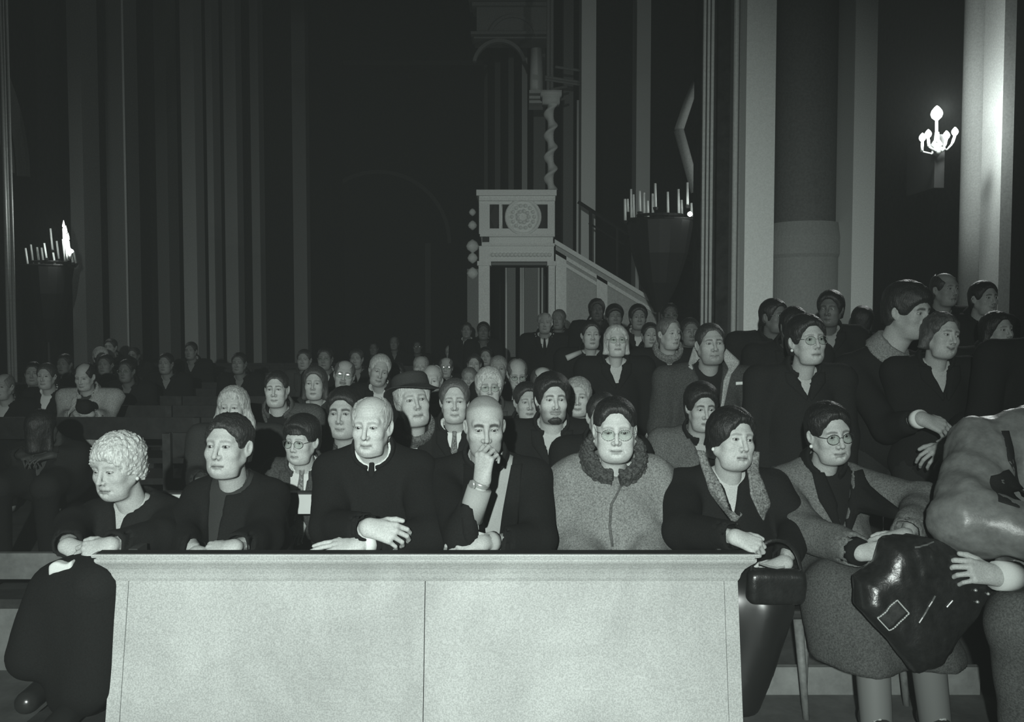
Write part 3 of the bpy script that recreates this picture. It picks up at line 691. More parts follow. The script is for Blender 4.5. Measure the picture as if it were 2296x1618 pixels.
# --- left arcade: pilasters standing proud of the dark wall, seen one behind the other
def pil(px0, px1, y, m=stone_mid, dep=.5, z1=13., z0=0.):
    return trim(MB().box((WX(px0, y), y, z0), (WX(px1, y), y+dep, z1)), m)
for a, b, y, m in ((164, 194, 12.4, stone_mid), (246, 288, 13.6, stone_mid), (356, 382, 16.4, stone_mid), (414, 444, 18.6, stone), (470, 484, 20, stone), (508, 536, 22, stone), (566, 586, 24.5, stone), (660, 690, 29, stone)):
    pil(a, b, y, m)
for px, y in ((18, 10.4), (25, 10.45), (32, 10.4), (287, 13.4), (303, 14.2), (309, 14.3)):      # slender shafts
    x = WX(px, y); trim(MB().tube((x, y, 0), (x, y, 13), .020 if px < 40 else .017, n=10), stone if px > 40 else gilt, smooth=True)
# blind arch on the left wall and a far arch in the apse
def arch(cx, y0, z, r, w_, d, axis, m, n=28, a0=0., a1=math.pi):
    mb = MB(); pts = []
    for i in range(n+1):
        t = a0+(a1-a0)*i/n; pts.append((math.cos(t), math.sin(t)))
    for (c0, s0), (c1, s1) in zip(pts[:-1], pts[1:]):
        q = [(cx+r*c0, z+r*s0), (cx+(r+w_)*c0, z+(r+w_)*s0), (cx+(r+w_)*c1, z+(r+w_)*s1), (cx+r*c1, z+r*s1)]; mb.prism(q, axis, y0, y0+d)
    return mb
trim(arch(11.0, -7.1, 3.55, 1.55, .12, .10, 'x', stone_mid), stone_mid)
trim(arch(10.95, -7.1, 3.55, 1.95, .10, .14, 'x', stone_mid), stone_mid)
trim(arch(WX(850, 37.7), 37.7, WZ(545, 37.7), 2.9, .16, .3, 'y', stone_mid), stone_mid)
for px in (722, 960):
    x = WX(px, 37.6); trim(MB().box((x-.12, 37.6, 0), (x+.12, 38, WZ(545, 37.6))), stone_mid)
trim(MB().box((-7, 37.5, 12.0), (3, 38, 12.2)), stone_mid)
# --- right: compound pier with shafts, flat pilasters, a half column on a pedestal
def strip(px0, px1, y, dep, m, z0=0., z1=13.): return trim(MB().box((WX(px0, y), y, z0), (WX(px1, y), y+dep, z1)), m)
strip(1667, 1732, 6.9, .5, stone)
strip(1907, 1956, 7.3, .4, stone)
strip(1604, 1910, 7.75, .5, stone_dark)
strip(1652, 1668, 7.05, .3, stone_mid)
for px, r, y in ((1574, .013, 7.3), (1583, .012, 7.32), (1592, .013, 7.3), (1644, .020, 7.0)):
    x = WX(px, y); trim(MB().tube((x, y, 0), (x, y, 13), r, n=12), gilt, smooth=True)
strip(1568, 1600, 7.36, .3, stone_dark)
hx, hy = WX(1812, 7.6), 7.75; zr = WZ(492, 7.4)
mb = MB(); R0 = (WX(1880, 7.6)-WX(1744, 7.6))/2
mb.lathe((hx, hy, 0), [(R0*1.12, 0), (R0*1.12, zr-.30), (R0*1.2, zr-.27), (R0*1.2, zr-.12), (R0*1.16, zr-.08), (R0*1.1, zr)], 28, math.pi, 2*math.pi); trim(mb, mat('pedestal_stone', .30, .75, .25, 'noise', 60, .15), smooth=False)
mb = MB(); mb.lathe((hx, hy, 0), [(R0, zr), (R0*.96, 13)], 28, math.pi, 2*math.pi); trim(mb, mat('column_stone', .13, .7, .3, 'noise', 50, .25), smooth=True)
# chapel beyond, on the right
mb = MB(); x0 = WX(2186, 9.0); mb.lathe((x0, 9.0, 0), [(.17, 0), (.165, 2.6), (.15, 13)], 24); trim(mb, mat('chapel_stone', .26, .8, .2, 'noise', 60, .2), smooth=True)
strip(2236, 2262, 8.3, .35, mat('chapel_stone', .34))
# --- nave piers seen behind the pulpit
for a, b, y, m in ((1302, 1334, 15.2, stone), (1424, 1455, 17, stone), (1196, 1222, 19, stone_mid), (1140, 1152, 21, stone_mid), (1170, 1182, 21, stone), (1110, 1122, 24, stone_mid), (1086, 1094, 26, stone_mid), (1262, 1284, 18, stone_mid)): pil(a, b, y, m, .6)
x = WX(1294, 15.3); trim(MB().tube((x, 15.3, 0), (x, 15.3, WZ(225, 15.3)), .022, n=8), stone, smooth=True)
# tomb-like canopy with cornices high behind the pulpit
yk = 16.0; xa, xb = WX(1070, yk), WX(1236, yk); mb = MB()
for p0, p1, o_ in ((0, 6, .14), (8, 16, .08), (74, 80, .10), (84, 88, .05)): mb.box((xa-o_, yk-o_, WZ(p1, yk)), (xb+.02, yk+.5, WZ(p0, yk)))
mb.box((xa, yk, WZ(74, yk)), (xb, yk+.5, WZ(16, yk))); trim(mb, stone_mid)
trim(arch(WX(1120, yk), yk-.05, WZ(150, yk), .42, .06, .12, 'y', stone_mid, a0=.2, a1=math.pi-.2), stone_mid)
trim(arch(WX(1150, yk), yk-.05, WZ(92, yk), .40, .05, .12, 'y', stone_mid, a0=.2, a1=math.pi-.3), stone_mid)
mb = MB(); xk = WX(1202, 15.6); mb.lathe((xk, 15.6, 0), [(.11, WZ(215, 15.6)), (.115, WZ(180, 15.6)), (.10, WZ(110, 15.6))], 14); trim(mb, stone, smooth=True)
mb = MB()
for a, b in ((205, 212), (218, 224), (228, 234)): mb.box((WX(1186, 15.5), 15.4, WZ(b, 15.5)), (WX(1218, 15.5), 15.9, WZ(a, 15.5)))
trim(mb, stone)
# twisted column
mb = MB(); xt = WX(1234, 14.8); zs = np.linspace(WZ(425, 14.8), WZ(235, 14.8), 60); n = 12
V = []; Fq = []
for i, z in enumerate(zs):
    ph = i*.42
    for j in range(n):
        t = 2*math.pi*j/n; r = .075+.012*math.cos(2*t); V.append((xt+.035*math.cos(ph)+r*math.cos(t+ph), 14.8+.035*math.sin(ph)+r*math.sin(t+ph), z))
    if i: Fq += [((i-1)*n+j, (i-1)*n+(j+1) % n, i*n+(j+1) % n, i*n+j) for j in range(n)]
mb.add(V, Fq); mb.box((xt-.14, 14.66, zs[-1]), (xt+.14, 14.94, zs[-1]+.12)); mb.box((xt-.17, 14.63, zs[-1]+.12), (xt+.17, 14.97, zs[-1]+.2)); trim(mb, stone, smooth=True)
for px, y in ((1236, 15.2), (1228, 15.2)):
    x = WX(px, y); trim(MB().tube((x, y, WZ(215, y)), (x, y, 13), .03, n=8), stone_mid, smooth=True)
# bracket lines running off to the right of the twisted column
mb = MB()
for (xA, zA, xB, zB) in ((1222, 172, 1300, 184), (1222, 178, 1300, 190), (1238, 200, 1270, 194), (1238, 228, 1270, 220), (1246, 150, 1300, 158)):
    a = P(xA, zA, 15.1); b = P(xB, zB, 15.4); mb.tube(a, b, .022, n=6)
trim(mb, stone_mid)
# slanting beam beside the far candelabrum
mb = MB(); mb.tube(P(1522, 292, 9.6), P(1560, 430, 9.6), .055, n=8); mb.tube(P(1522, 292, 9.6), P(1556, 190, 9.9), .05, n=8); trim(mb, stone_mid, smooth=True)

# --- pulpit ------------------------------------------------------------------
yp = 13.0; pl = empty('pulpit', (WX(1158, yp), yp, 0)); tag(pl, 'carved pale stone pulpit with a round relief and stairs behind the crowd', 'pulpit')
def px3(px, py, y): return WX(px, y, py), WZ(py, y, px)
def slab(name, p0, p1, q0, q1, y, dep, m=marble, par=pl, bev=0):
    x0, z1 = px3(p0, q0, y); x1, z0 = px3(p1, q1, y); return MB().box((x0, y, z0), (x1, y+dep, z1)).build(name, m, par)
slab('cornice', 1068, 1248, 425, 438, yp-.10, 1.3); slab('cornice', 1074, 1245, 438, 450, yp-.05, 1.2)
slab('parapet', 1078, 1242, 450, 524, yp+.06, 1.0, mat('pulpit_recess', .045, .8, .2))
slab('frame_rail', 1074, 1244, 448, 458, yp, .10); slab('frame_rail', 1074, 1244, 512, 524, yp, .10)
for a, b in ((1074, 1098), (1228, 1244), (1119, 1125)): slab('frame_stile', a, b, 458, 512, yp, .10)
xc, zc = px3(1173, 486, yp)
mb = MB(); rr = (WX(1214, yp)-WX(1132, yp))/2
def disc(mb, c, prof, n=32):
    """lathe about the y axis: prof (r, y)"""
    v = []; f = []
    for r, y in prof:
        for i in range(n): t = 2*math.pi*i/n; v.append((c[0]+r*math.cos(t), y, c[1]+r*math.sin(t)))
    for j in range(len(prof)-1):
        for i in range(n): k = (i+1) % n; f.append((j*n+i, j*n+k, (j+1)*n+k, (j+1)*n+i))
    f.append(tuple(range((len(prof)-1)*n, len(prof)*n))); return mb.add(v, f)
disc(mb, (xc, zc), [(rr, yp+.07), (rr, yp-.01), (rr*.9, yp-.03), (rr*.84, yp+.0), (rr*.78, yp+.02), (rr*.4, yp-.01), (.01, yp-.02)]).build('medallion', marble, pl, smooth=True)
mb = MB()
for i in range(14):
    t = 2*math.pi*i/14; disc(mb, (xc+rr*.6*math.cos(t), zc+rr*.6*math.sin(t)), [(.032, yp+.02), (.028, yp-.025), (.012, yp-.04)], 8)
for i in range(9):
    t = 2*math.pi*i/9; disc(mb, (xc+rr*.3*math.cos(t), zc+rr*.3*math.sin(t)), [(.035, yp+.02), (.028, yp-.04), (.012, yp-.055)], 8)
mb.build('relief', marble, pl, smooth=True)
xd, zd = px3(1111, 486, yp); MB().prism([(xd-.085, zd), (xd, zd+.19), (xd+.085, zd), (xd, zd-.19)], 'y', yp+.02, yp+.12).build('lozenge', mat('dark_inlay', .03, .6, .3), pl)
mb = MB(); mb.prism([(xd-.10, zd-.24), (xd-.10, zd+.24), (xd-.085, zd)], 'y', yp+.01, yp+.1).prism([(xd+.10, zd-.24), (xd+.10, zd+.24), (xd+.085, zd)], 'y', yp+.01, yp+.1); mb.build('lozenge_frame', marble, pl)
slab('base_moulding', 1076, 1244, 524, 530, yp-.04, 1.1); slab('frieze', 1080, 1240, 530, 545, yp+.03, 1.0); slab('inlay', 1081, 1097, 528, 542, yp-.012, .05, mat('dark_inlay', .03))
slab('base_moulding', 1080, 1244, 545, 551, yp-.04, 1.1); slab('architrave', 1074, 1242, 551, 586, yp, 1.0)
mb = MB()
for i in range(16):
    xq, zq = px3(1105+i*8.5, 571, yp); disc(mb, (xq, zq), [(.035, yp+.01), (.028, yp-.035), (.01, yp-.045)], 8)
mb.build('carved_ornament', marble, pl, smooth=True)
for a, b in ((1073, 1098), (1230, 1244)):
    slab('pier', a, b, 594, 800, yp+.02, .3); slab('capital', a-3, b+3, 585, 595, yp-.02, .4)
slab('lintel', 1098, 1232, 586, 594, yp+.25, .3, stone_mid)
for px in (1135, 1168, 1173, 1208, 1216):
    x, z = px3(px, 600, yp+.9); MB().tube((x, yp+.9, 0), (x, yp+.9, z), .017, n=8).build('shaft', stone, pl, smooth=True)
slab('back_panel', 1176, 1206, 600, 800, yp+.95, .1, stone_mid); slab('back_panel', 1138, 1156, 600, 800, yp+.95, .1, stone_mid)
# figure brackets on the left flank
xf = WX(1060, yp+.3)
for z, r in ((WZ(500, yp), .07), (WZ(470, yp), .055), (WZ(548, yp), .10), (WZ(575, yp), .08), (WZ(610, yp), .09)): MB().lathe((xf, yp+.3, z-r), [(.01, 0), (r*.8, r*.5), (r, r), (r*.7, r*1.6), (.01, 2*r)], 10).build('carved_bracket', marble, pl, smooth=True)
mb = MB(); xf = WX(1062, yp+.4); mb.box((xf-.09, yp+.3, 0), (xf+.09, yp+.6, WZ(600, yp))); mb.build('pier', stone_mid, pl)
# stairs
st = empty('pulpit_stair', (WX(1360, yp), yp+.3, 0)); tag(st, 'stone pulpit stair with panelled parapet sloping down to the right', 'stairs')
ys = yp+.15
def poly(name, pts, y, dep, m, par): return MB().prism([px3(a, b, y) for a, b in pts], 'y', y, y+dep).build(name, m, par)
poly('parapet', [(1246, 545), (1484, 688), (1484, 790), (1246, 790)], ys+.06, .12, mat('stair_stone', .50, .8, .2, 'noise', 50, .2), st)
poly('coping', [(1244, 536), (1490, 684), (1490, 694), (1244, 547)], ys-.05, .4, marble, st)
poly('moulding', [(1246, 560), (1484, 704), (1484, 712), (1246, 569)], ys, .12, marble, st)
for a in (1246, 1338): poly('stile', [(a, 560+(a-1246)*.6), (a+24, 560+(a-1246+24)*.6), (a+24, 790), (a, 790)], ys+.0, .1, marble, st)
poly('moulding', [(1268, 590), (1338, 632), (1338, 640), (1268, 598)], ys+.02, .1, marble, st)
hr_ = empty('stair_handrail', (WX(1360, yp), ys+.2, 0)); tag(hr_, 'thin black iron handrail above the pulpit stair', 'railing')
yr = ys+.1
def p3(px, py): return P(px, py, yr)
MB().path([p3(1296, 452), p3(1400, 520), p3(1460, 556)], .028).build('rail', iron, hr_); MB().path([p3(1320, 500), p3(1400, 548)], .015).build('rail', iron, hr_)
for px, py, pz in ((1324, 470, 588), (1384, 510, 624), (1436, 542, 656)): MB().tube(p3(px, py), p3(px, pz), .024, n=8).build('post', iron, hr_)

# --- candelabra ---------------------------------------------------------------
def lamp(o, p, e, r=.03):
    l = bpy.data.lights.new('candle_light', 'POINT'); l.energy = e; l.color = (.94, 1, .97); l.shadow_soft_size = r; q = bpy.data.objects.new('candle_light', l); COL.objects.link(q); q.parent = o; q.location = np.array(p)-np.array(o['_o'])
def flame(o, p, h, m): MB().lathe(p, [(.0005, 0), (h*.16, h*.22), (h*.14, h*.45), (h*.06, h*.8), (.0004, h)], 8).build('flame', m, o, smooth=True)
def candelabrum(label, px, y, top, zt, sticks, bulbs, e, st):
    x = WX(px, y); o = empty('candelabrum', (x, y, 0)); tag(o, label, 'candelabrum')
    m = MB(); m.lathe((x, y, 0), [(.26, 0), (.26, .04), (.12, .09), (.05, .16), (.03, .5), (.05, .55), (.03, .6), (.028, zt-.3), (.06, zt-.24), (.03, zt-.2), (.05, zt-.05)], 14); m.build('stem', iron, o, smooth=True)
    m = MB(); rw = (WX(sticks[-1][0], y)-WX(sticks[0][0], y))/2+.04
    for rr_, zz in ((rw, zt), (rw*.6, zt+.05)):
        m.path([(x+rr_*math.cos(2*math.pi*i/24), y+rr_*.6*math.sin(2*math.pi*i/24), zz) for i in range(25)], .016)
    for i in range(6):
        t = 2*math.pi*i/6; m.path([(x, y, zt-.12), (x+rw*.5*math.cos(t), y+rw*.3*math.sin(t), zt-.16), (x+rw*math.cos(t), y+rw*.6*math.sin(t), zt)], .012)
    m.build('crown', iron, o)
    m = MB(); m.lathe((x, y, zt-.95), [(.05, 0), (rw*.5, .3), (rw*.75, .6), (rw*.9, .93)], 18); m.build('basket', iron, o)
    for i, (cx, c0, c1) in enumerate(sticks):
        yy = y+(-1, .3, -.4, .9)[i % 4]*rw*.4; a = P(cx, c1, yy); b = P(cx-st, c0, yy)
        MB().tube(a, b, .014, .012, 8).build('candle', wax, o, smooth=True); MB().lathe(a, [(.02, -.03), (.03, -.005), (.02, 0)], 8).build('cup', iron, o)
    for bx, by, e_ in bulbs:
        c = P(bx, by, y-.25); MB().lathe((c[0], c[1], c[2]-.025), [(.002, 0), (.022, .012), (.027, .026), (.02, .042), (.002, .052)], 10).build('bulb', emit('bulb', 9.), o, smooth=True); lamp(o, c-np.array([0, .05, 0]), e_)
    return o
candelabrum('tall iron candelabrum with unlit white candles beside the dark pier', 1478, 9.3, 405, WZ(494, 9.3), [(1402, 446, 494), (1408, 446, 475), (1416, 424, 488), (1421, 436, 490), (1435, 428, 474), (1445, 432, 486), (1453, 450, 487), (1464, 434, 488), (1470, 411, 464), (1498, 430, 482), (1522, 424, 478), (1529, 448, 480), (1542, 409, 460), (1551, 455, 486)], [(1547, 480, 1.2)], 1, 1)
candelabrum('iron candelabrum with leaning candles and one bright light, far left', 108, 11.2, 500, WZ(596, 11.2), [(62, 556, 592), (74, 548, 590), (88, 554, 593), (98, 555, 592), (104, 545, 578), (118, 512, 560), (124, 566, 596), (132, 540, 580), (146, 536, 586), (152, 545, 580), (163, 560, 588), (170, 562, 590)], [(160, 563, 6.)], 1, 5)
# tall lit candles of the left stand
lc = empty('candle_cluster', (WX(146, 11.0), 11.0, WZ(590, 11))); tag(lc, 'bright burning candle cluster on the far left candelabrum', 'candles')
for i, (a, b, c) in enumerate(((143, 512, 586), (148, 524, 584), (153, 540, 580))):
    p0 = P(a+4, c, 11.0-.03*i); p1 = P(a, b, 11.0-.03*i); MB().tube(p0, p1, .022, .016, 8).build('candle', wax, lc, smooth=True); flame(lc, p1, .10, emit('flame', 7.)); lamp(lc, p1+np.array([0, -.12, .05]), 2.2)
# wall light in the chapel on the right
yc = 8.3; sc_ = empty('wall_chandelier', tuple(P(2100, 330, yc))); tag(sc_, 'lit five branched candle bracket in the dark chapel, upper right', 'chandelier')
cc = P(2100, 326, yc); m = MB(); m.lathe(cc, [(.01, -.10), (.05, -.06), (.03, -.02), (.06, .0), (.025, .05), (.02, .12)], 12)
BU = ((2068, 309, 2067, 340, 0), (2081, 301, 2083, 328, .1), (2122, 304, 2118, 328, .1), (2141, 296, 2135, 322, 0))
for bx, by, ax_, ay, dy in BU: m.path([cc, (cc+P(ax_, ay, yc))/2+np.array([0, -.05, -.06]), P(ax_, ay, yc-.05)], .010)
m.build('bracket', mat('dull_brass', .25, .4, .5, metal=.4), sc_, smooth=True)
for bx, by, ax_, ay, dy in BU+((2100, 262, 2100, 318, 0),):
    a = P(ax_, ay, yc-.05); b = P(bx, by+8, yc-.05); MB().tube(a, b, .014, .012, 8).build('candle', wax, sc_, smooth=True)
    big = ay == 318; h = .16 if big else .085
    rb = .052 if big else .030; MB().lathe(b, [(.012, 0), (rb*.8, rb*.5), (rb, rb*1.1), (rb*.85, rb*1.7), (rb*.4, rb*2.3), (.002, rb*2.6)], 14).build('bulb', emit('globe_bulb', 6.), sc_, smooth=True); lamp(sc_, b+np.array([.0, -.10, h*.5]), 50. if big else 10., .03)
MB().box((WX(2090, yc), yc+.02, WZ(420, yc)), (WX(2112, yc), 8.9, WZ(300, yc))).build('back_plate', iron, sc_)

# --- desk in front ---------------------------------------------------------------
yd = 2.95; zt = WZ(1237, yd); zm = WZ(1302, yd); dk = empty('kneeling_desk', (WX(950, yd, 1300), yd+.1, 0)); tag(dk, 'long pale wooden kneeling desk with moulded cornice in front of the first row', 'desk')
xl, xr = WX(258, yd, 1302), WX(1654, yd, 1302)
prof = [(0, 0), (.006, .010), (.010, .026), (.020, .042), (.036, .056), (.050, .066), (.054, .072), (.054, .0795), (.048, .081), (.048, .0835), (.060, .085), (.062, .092), (.060, .096)]
k = (zt-zm)/.096
mb = MB(); V = []; Fq = []
for o_, z_ in prof:
    for (sx, yy) in ((xl, yd+.012), (xl, yd), (xr, yd), (xr, yd+.012)):
        V.append((sx+(-o_ if sx == xl else o_)*1.02, yy-(o_*.55 if yy == yd else 0), zm+z_*k))
n = len(prof)
for i in range(n-1):
    for j in range(3): Fq.append((i*4+j, i*4+j+1, (i+1)*4+j+1, (i+1)*4+j))
    Fq.append((i*4+3, i*4, (i+1)*4, (i+1)*4+3))
Fq += [(3, 2, 1, 0), (4*n-4, 4*n-3, 4*n-2, 4*n-1)]
mb.add(V, Fq).build('cornice', wood_pale, dk)
xb0, xb1 = xl-.022, xr+.012; yb = yd-.075
def slant(name, f0, f1, z0, z1, out, m, th=.03):
    def X_(f, z): t = (zm-z)/zm; return (xl+(xb0-xl)*t)*(1-f)+(xr+(xb1-xr)*t)*f
    def Y_(z): return yd+.004-(.079)*(zm-z)/zm-out
    v = [(X_(f0, z0), Y_(z0), z0), (X_(f1, z0), Y_(z0), z0), (X_(f1, z1), Y_(z1), z1), (X_(f0, z1), Y_(z1), z1)]; v += [(a, b+th, c) for a, b, c in v]
    return MB().add(v, [(0, 1, 2, 3), (7, 6, 5, 4), (0, 4, 5, 1), (1, 5, 6, 2), (2, 6, 7, 3), (3, 7, 4, 0)]).build(name, m, dk)
J = .498
slant('panel', .022, J-.0006, .10, zm, 0, wood_pale); slant('panel', J+.0006, .978, .10, zm, 0, wood_pale)
slant('stile', 0, .0215, .10, zm, .004, wood_pale); slant('stile', .9785, 1, .10, zm, .004, wood_pale); slant('plinth', 0, 1, 0, .0995, .012, wood_pale)
MB().box((xl-.050, yd-.024, zt), (xr+.050, yd+.02, zt+.002)).build('top', mat('black_padding', .012, .8, .2, 'noise', 90, .3), dk)
for x in (xl+.03, xr-.06): MB().box((x, yd+.04, .0), (x+.03, yd+.12, zt)).build('end_panel', wood_dark, dk)
MB().box((xl-.30, 2.70+.2, .0), (xl+.02, 3.45, .15)).build('kneeler', wood_dark, dk)
# --- bench of the first row
ybk = 3.80; bn = empty('bench', (WX(850, ybk), ybk, 0)); tag(bn, 'wooden bench with pale back rail under the first row', 'bench', 'benches')
b0, b1 = WX(330, ybk, 1120), WX(1242, ybk, 1120)
MB().box((b0, ybk-.015, WZ(1150, ybk)), (b1, ybk+.015, WZ(1106, ybk))).build('back_rail', mat('pale_bench_wood', .55, .5, .35, 'noise', 3, .1), bn); MB().box((b0, ybk-.02, WZ(1106, ybk)), (b1, ybk+.03, WZ(1102, ybk))).build('rail_cap', wood_mid, bn)
MB().box((b0, ybk-.48, .365), (b1, ybk-.06, .408)).build('seat', wood_mid, bn)
for f in (0, .33, .66, 1):
    x = b0+(b1-b0-.05)*f; MB().box((x, ybk-.08, 0), (x+.05, ybk-.016, WZ(1106, ybk))).build('post', wood_dark, bn); MB().box((x, ybk-.48, 0), (x+.05, ybk-.42, .365)).build('leg', wood_dark, bn)
def bench(x0, x1, y, label, back=True):
    b = empty('bench', ((x0+x1)/2, y, 0)); tag(b, label, 'bench', 'benches')
    MB().box((x0, y-.22, .365), (x1, y+.19, .408)).build('seat', wood_mid, b)
    if back: MB().box((x0, y+.22, .62), (x1, y+.25, .78)).build('back_rail', wood_mid, b)
    for x in (x0, (x0+x1)/2-.03, x1-.06): MB().box((x, y+.18, 0), (x+.05, y+.22, .78 if back else .395)).build('post', wood_dark, b); MB().box((x, y-.20, 0), (x+.05, y-.15, .365)).build('leg', wood_dark, b)
    return b
# low dais and pew fronts at the far left, step behind the chairs at right
mb = MB().box((-6.0, 3.75, 0), (WX(195, 3.75), 3.79, WZ(1345, 3.75)-.02)); lf = empty('pew_front', (-4, 3.75, 0)); tag(lf, 'grey pew front panel at the lower left edge', 'pew'); mb.build('panel', mat('grey_wood', .19, .7, .2, 'noise', 9, .3), lf)
MB().box((-6.0, 3.70, WZ(1345, 3.75)-.02), (WX(200, 3.75), 3.84, WZ(1345, 3.75)+.02)).build('ledge', wood_dark, lf)
MB().box((-6.0, 4.06, WZ(1298, 4.06)), (WX(195, 4.06), 4.09, WZ(1240, 4.06))).build('back_board', mat('grey_wood', .16), lf)
for x in (-5.9, -3.5, WX(190, 4.06)-.08): MB().box((x, 3.79, 0), (x+.05, 4.06, WZ(1240, 4.06))).build('end_panel', wood_dark, lf)
trim(MB().box((WX(1690, 3.56), 3.50, 0), (WX(2200, 3.56), 3.53, .112)), mat('grey_wood', .19))
# ================================================================ FIRST ROW
def tube_part(name, o, a, b, r0, r1, m, n=18, hollow=True):
    return MB().tube(a, b, r0, r1, n, caps=True).build(name, m, o, smooth=False)
def cuff(pp, k, t0, t1, r, m, name='shirt_cuff'):
    w_, e = pp['wr'][k], pp['el'][k]; d = (e-w_)/np.linalg.norm(e-w_); return MB().tube(w_+d*t0, w_+d*t1, r, r*1.06, 18).build(name, m, pp['o'], smooth=True)
def pxz(pts, y): return [(float(P(a, b, y)[0]), float(P(a, b, y)[2])) for a, b in pts]
BLK = .011
shirt_w = mat('white_cotton', .72, .8, .1, 'noise', 240, .08, .1)
# 1 old lady
p1 = person('elderly woman with curly white hair, dark coat, looking down at far left of front row', 264, 980, 1109, 3.38, yaw=-16, pitch=9, s=.98, row=3.50, seat=.33, sk=.50, sw=.155, drop=.03, ndx=.03, nby=.075,
    hd=dict(fem=1, age=.9, fat=.35, brow=.25, lip=.6, jaw=1.02, w=.98, open=.75, gz=18), hair=('curly', .60, dict(t=.019, zf=.034, side=-.03, nape=-.07, fx=.066, fy=.085, ear=False, nf=205, w=1.0)), earrings=True,
    coat=dict(g=.014, vd=.12, vw=.036, collar=None, fold=.003, vshift=-.03),
    hands={'r': dict(w=P(247, 1222, 3.02), e=P(355, 1205, 3.25), f=(-1, -.15, -.22), u=(.1, -.75, .7), pose='loose', cuff=.0), 'l': dict(w=P(150, 1222, 3.10), e=P(165, 1180, 3.35), f=(1, -.35, -.35), u=(.2, -.6, .75), pose='grip', cuff=.0)},
    legpos=dict(kn={'l': (-1.54, 3.02, .56), 'r': (-1.405, 2.97, .60)}, an={'l': (-1.62, 3.08, .28), 'r': (-1.47, 2.93, .245)}))
def sk1(p):
    d = cap(p, (-1.405, 2.99, .60), (-1.415, 2.93, .27), .088, .085); d = smin(d, cap(p, (-1.56, 3.02, .56), (-1.63, 2.98, .36), .10, .085), .10)
    d = smin(d, cap(p, p1['pc'], (-1.45, 3.05, .58), .16, .10), .10); d = smin(d, cap(p, (-1.48, 3.02, .55), (-1.50, 2.99, .22), .09, .08), .08); return d+.004*wob(p*np.array([1, 1, .4], F32), 50)
sdf_obj('skirt', sk1, (-1.85, 2.78, .17), (-1.2, 3.8, .80), .016, cloth(.011), p1['o'])
shoes(p1); stockings(p1, .03)
def hk(p): 
    c = P(140, 1272, 2.96); q = p-c.astype(F32); return rbox(np.stack([q[:, 0], q[:, 1], q[:, 2]-.25*q[:, 0]+.008*np.sin(q[:, 0]*80)], 1), (0, 0, 0), (.040, .02, .020), .008)
hko = sdf_obj('handkerchief', hk, P(140, 1272, 2.96)-.08, P(140, 1272, 2.96)+.08, .005, shirt_w, None, tuple(P(140, 1272, 2.96))); tag(hko, 'crumpled white handkerchief on the dark lap of the white-haired woman', 'handkerchief')
# 2
p2 = person('person with short dark curly hair and black coat, second from left in front row', 512, 938, 1059, 3.42, yaw=-9, pitch=-3, s=1.0, kmin=3.13, row=3.52, sk=.47, sw=.132, drop=.02,
    hd=dict(fem=.5, age=.6, brow=.4, lip=.6, jaw=1.0, fat=.1, open=.8, nose=1.0), hair=('curly', .022, dict(t=.012, zf=.066, side=-.01, nape=-.07, ca=.6, nf=260, w=1.0)),
    coat=dict(g=BLK, vd=.42, vw=.036, vshift=-.045, collar=None, shirt=.035, fold=.004, neck=.070),
    hands={'r': dict(w=P(525, 1226, 3.05), e=P(592, 1205, 3.30), f=(-1, -.1, -.10), u=(0, -.45, .9), pose='grip'), 'l': dict(w=P(440, 1240, 3.16), e=P(400, 1190, 3.35), f=(.9, -.3, -.1), u=(0, -.4, .9), pose='loose')})
# 3
p3_ = person('old balding man in black overcoat with arms crossed on the desk', 833, 888, 1019, 3.36, yaw=-7, pitch=2, kmin=3.13, row=3.56, sk=.52, sw=.165, drop=.03, ndz=.03,
    hd=dict(age=1., brow=.35, lip=.62, ear=1.18, jaw=.92, w=.97, nose=1.1, open=.8), hair=('balding', .38, dict(t=.010, zf=.09, bx=.062, bz=.105, side=-.02, nf=300, na=.002, fx=.086)),
    coat=dict(g=BLK, vd=.08, vw=.05, collar='stand', gap=24, shirt=.72, tie=.012, tietex='tweed', fold=.003, neck=.066),
    hands={'l': dict(w=P(826, 1182, 3.02), e=P(738, 1182, 3.24), f=(1, -.08, -.22), u=(.05, -.8, .6), pose='loose', sc=1.08, cuff=-.005), 'r': dict(w=P(806, 1220, 3.02), e=P(962, 1200, 3.2), f=(-1, -.05, -.12), u=(0, -.5, .85), pose='flat', cuff=.03)})
cuff(p3_, 'r', .012, .05, .036, shirt_w)
# 4
p4 = person('bald man in black coat and open pale shirt resting his fist against his mouth', 1087, 886, 1019, 3.38, yaw=6, pitch=10, kmin=3.13, row=3.52, sk=.40, sw=.185, drop=.03,
    hd=dict(age=.45, brow=.95, browt=1.5, ear=.95, jaw=1.0, w=1.0, nose=1.05, stub=.35, shave=.35, zl=.085, open=.85), hair=None,
    coat=dict(g=BLK, vd=.42, vw=.075, vshift=.03, collar='lapel', shirt=.33, fold=.003, lw=.05),
    hands={'l': dict(w=P(1081, 1076, 3.06), e=P(1040, 1205, 3.10), f=(.10, .05, 1), u=(-.55, -.8, .1), pose='grip', cuff=.085, sc=1.0, thumb=.6), 'r': dict(w=P(1082, 1216, 3.05), e=P(1205, 1210, 3.25), f=(-1, -.05, -.06), u=(0, -.7, .7), pose='loose', cuff=.05)})
cuff(p4, 'l', .03, .15, .043, mat('shirt_330', .33)); cuff(p4, 'r', .03, .055, .036, mat('shirt_330', .33))
wd = (p4['el']['l']-p4['wr']['l']); wd /= np.linalg.norm(wd); wt = empty('wristwatch', tuple(p4['wr']['l']+wd*.012)); tag(wt, 'metal wristwatch on the raised wrist of the bald man', 'watch')
MB().tube(p4['wr']['l']+wd*.004, p4['wr']['l']+wd*.020, .0305, .0315, 20).build('strap', mat('steel', .7, .25, .6, metal=.7), wt, smooth=True)
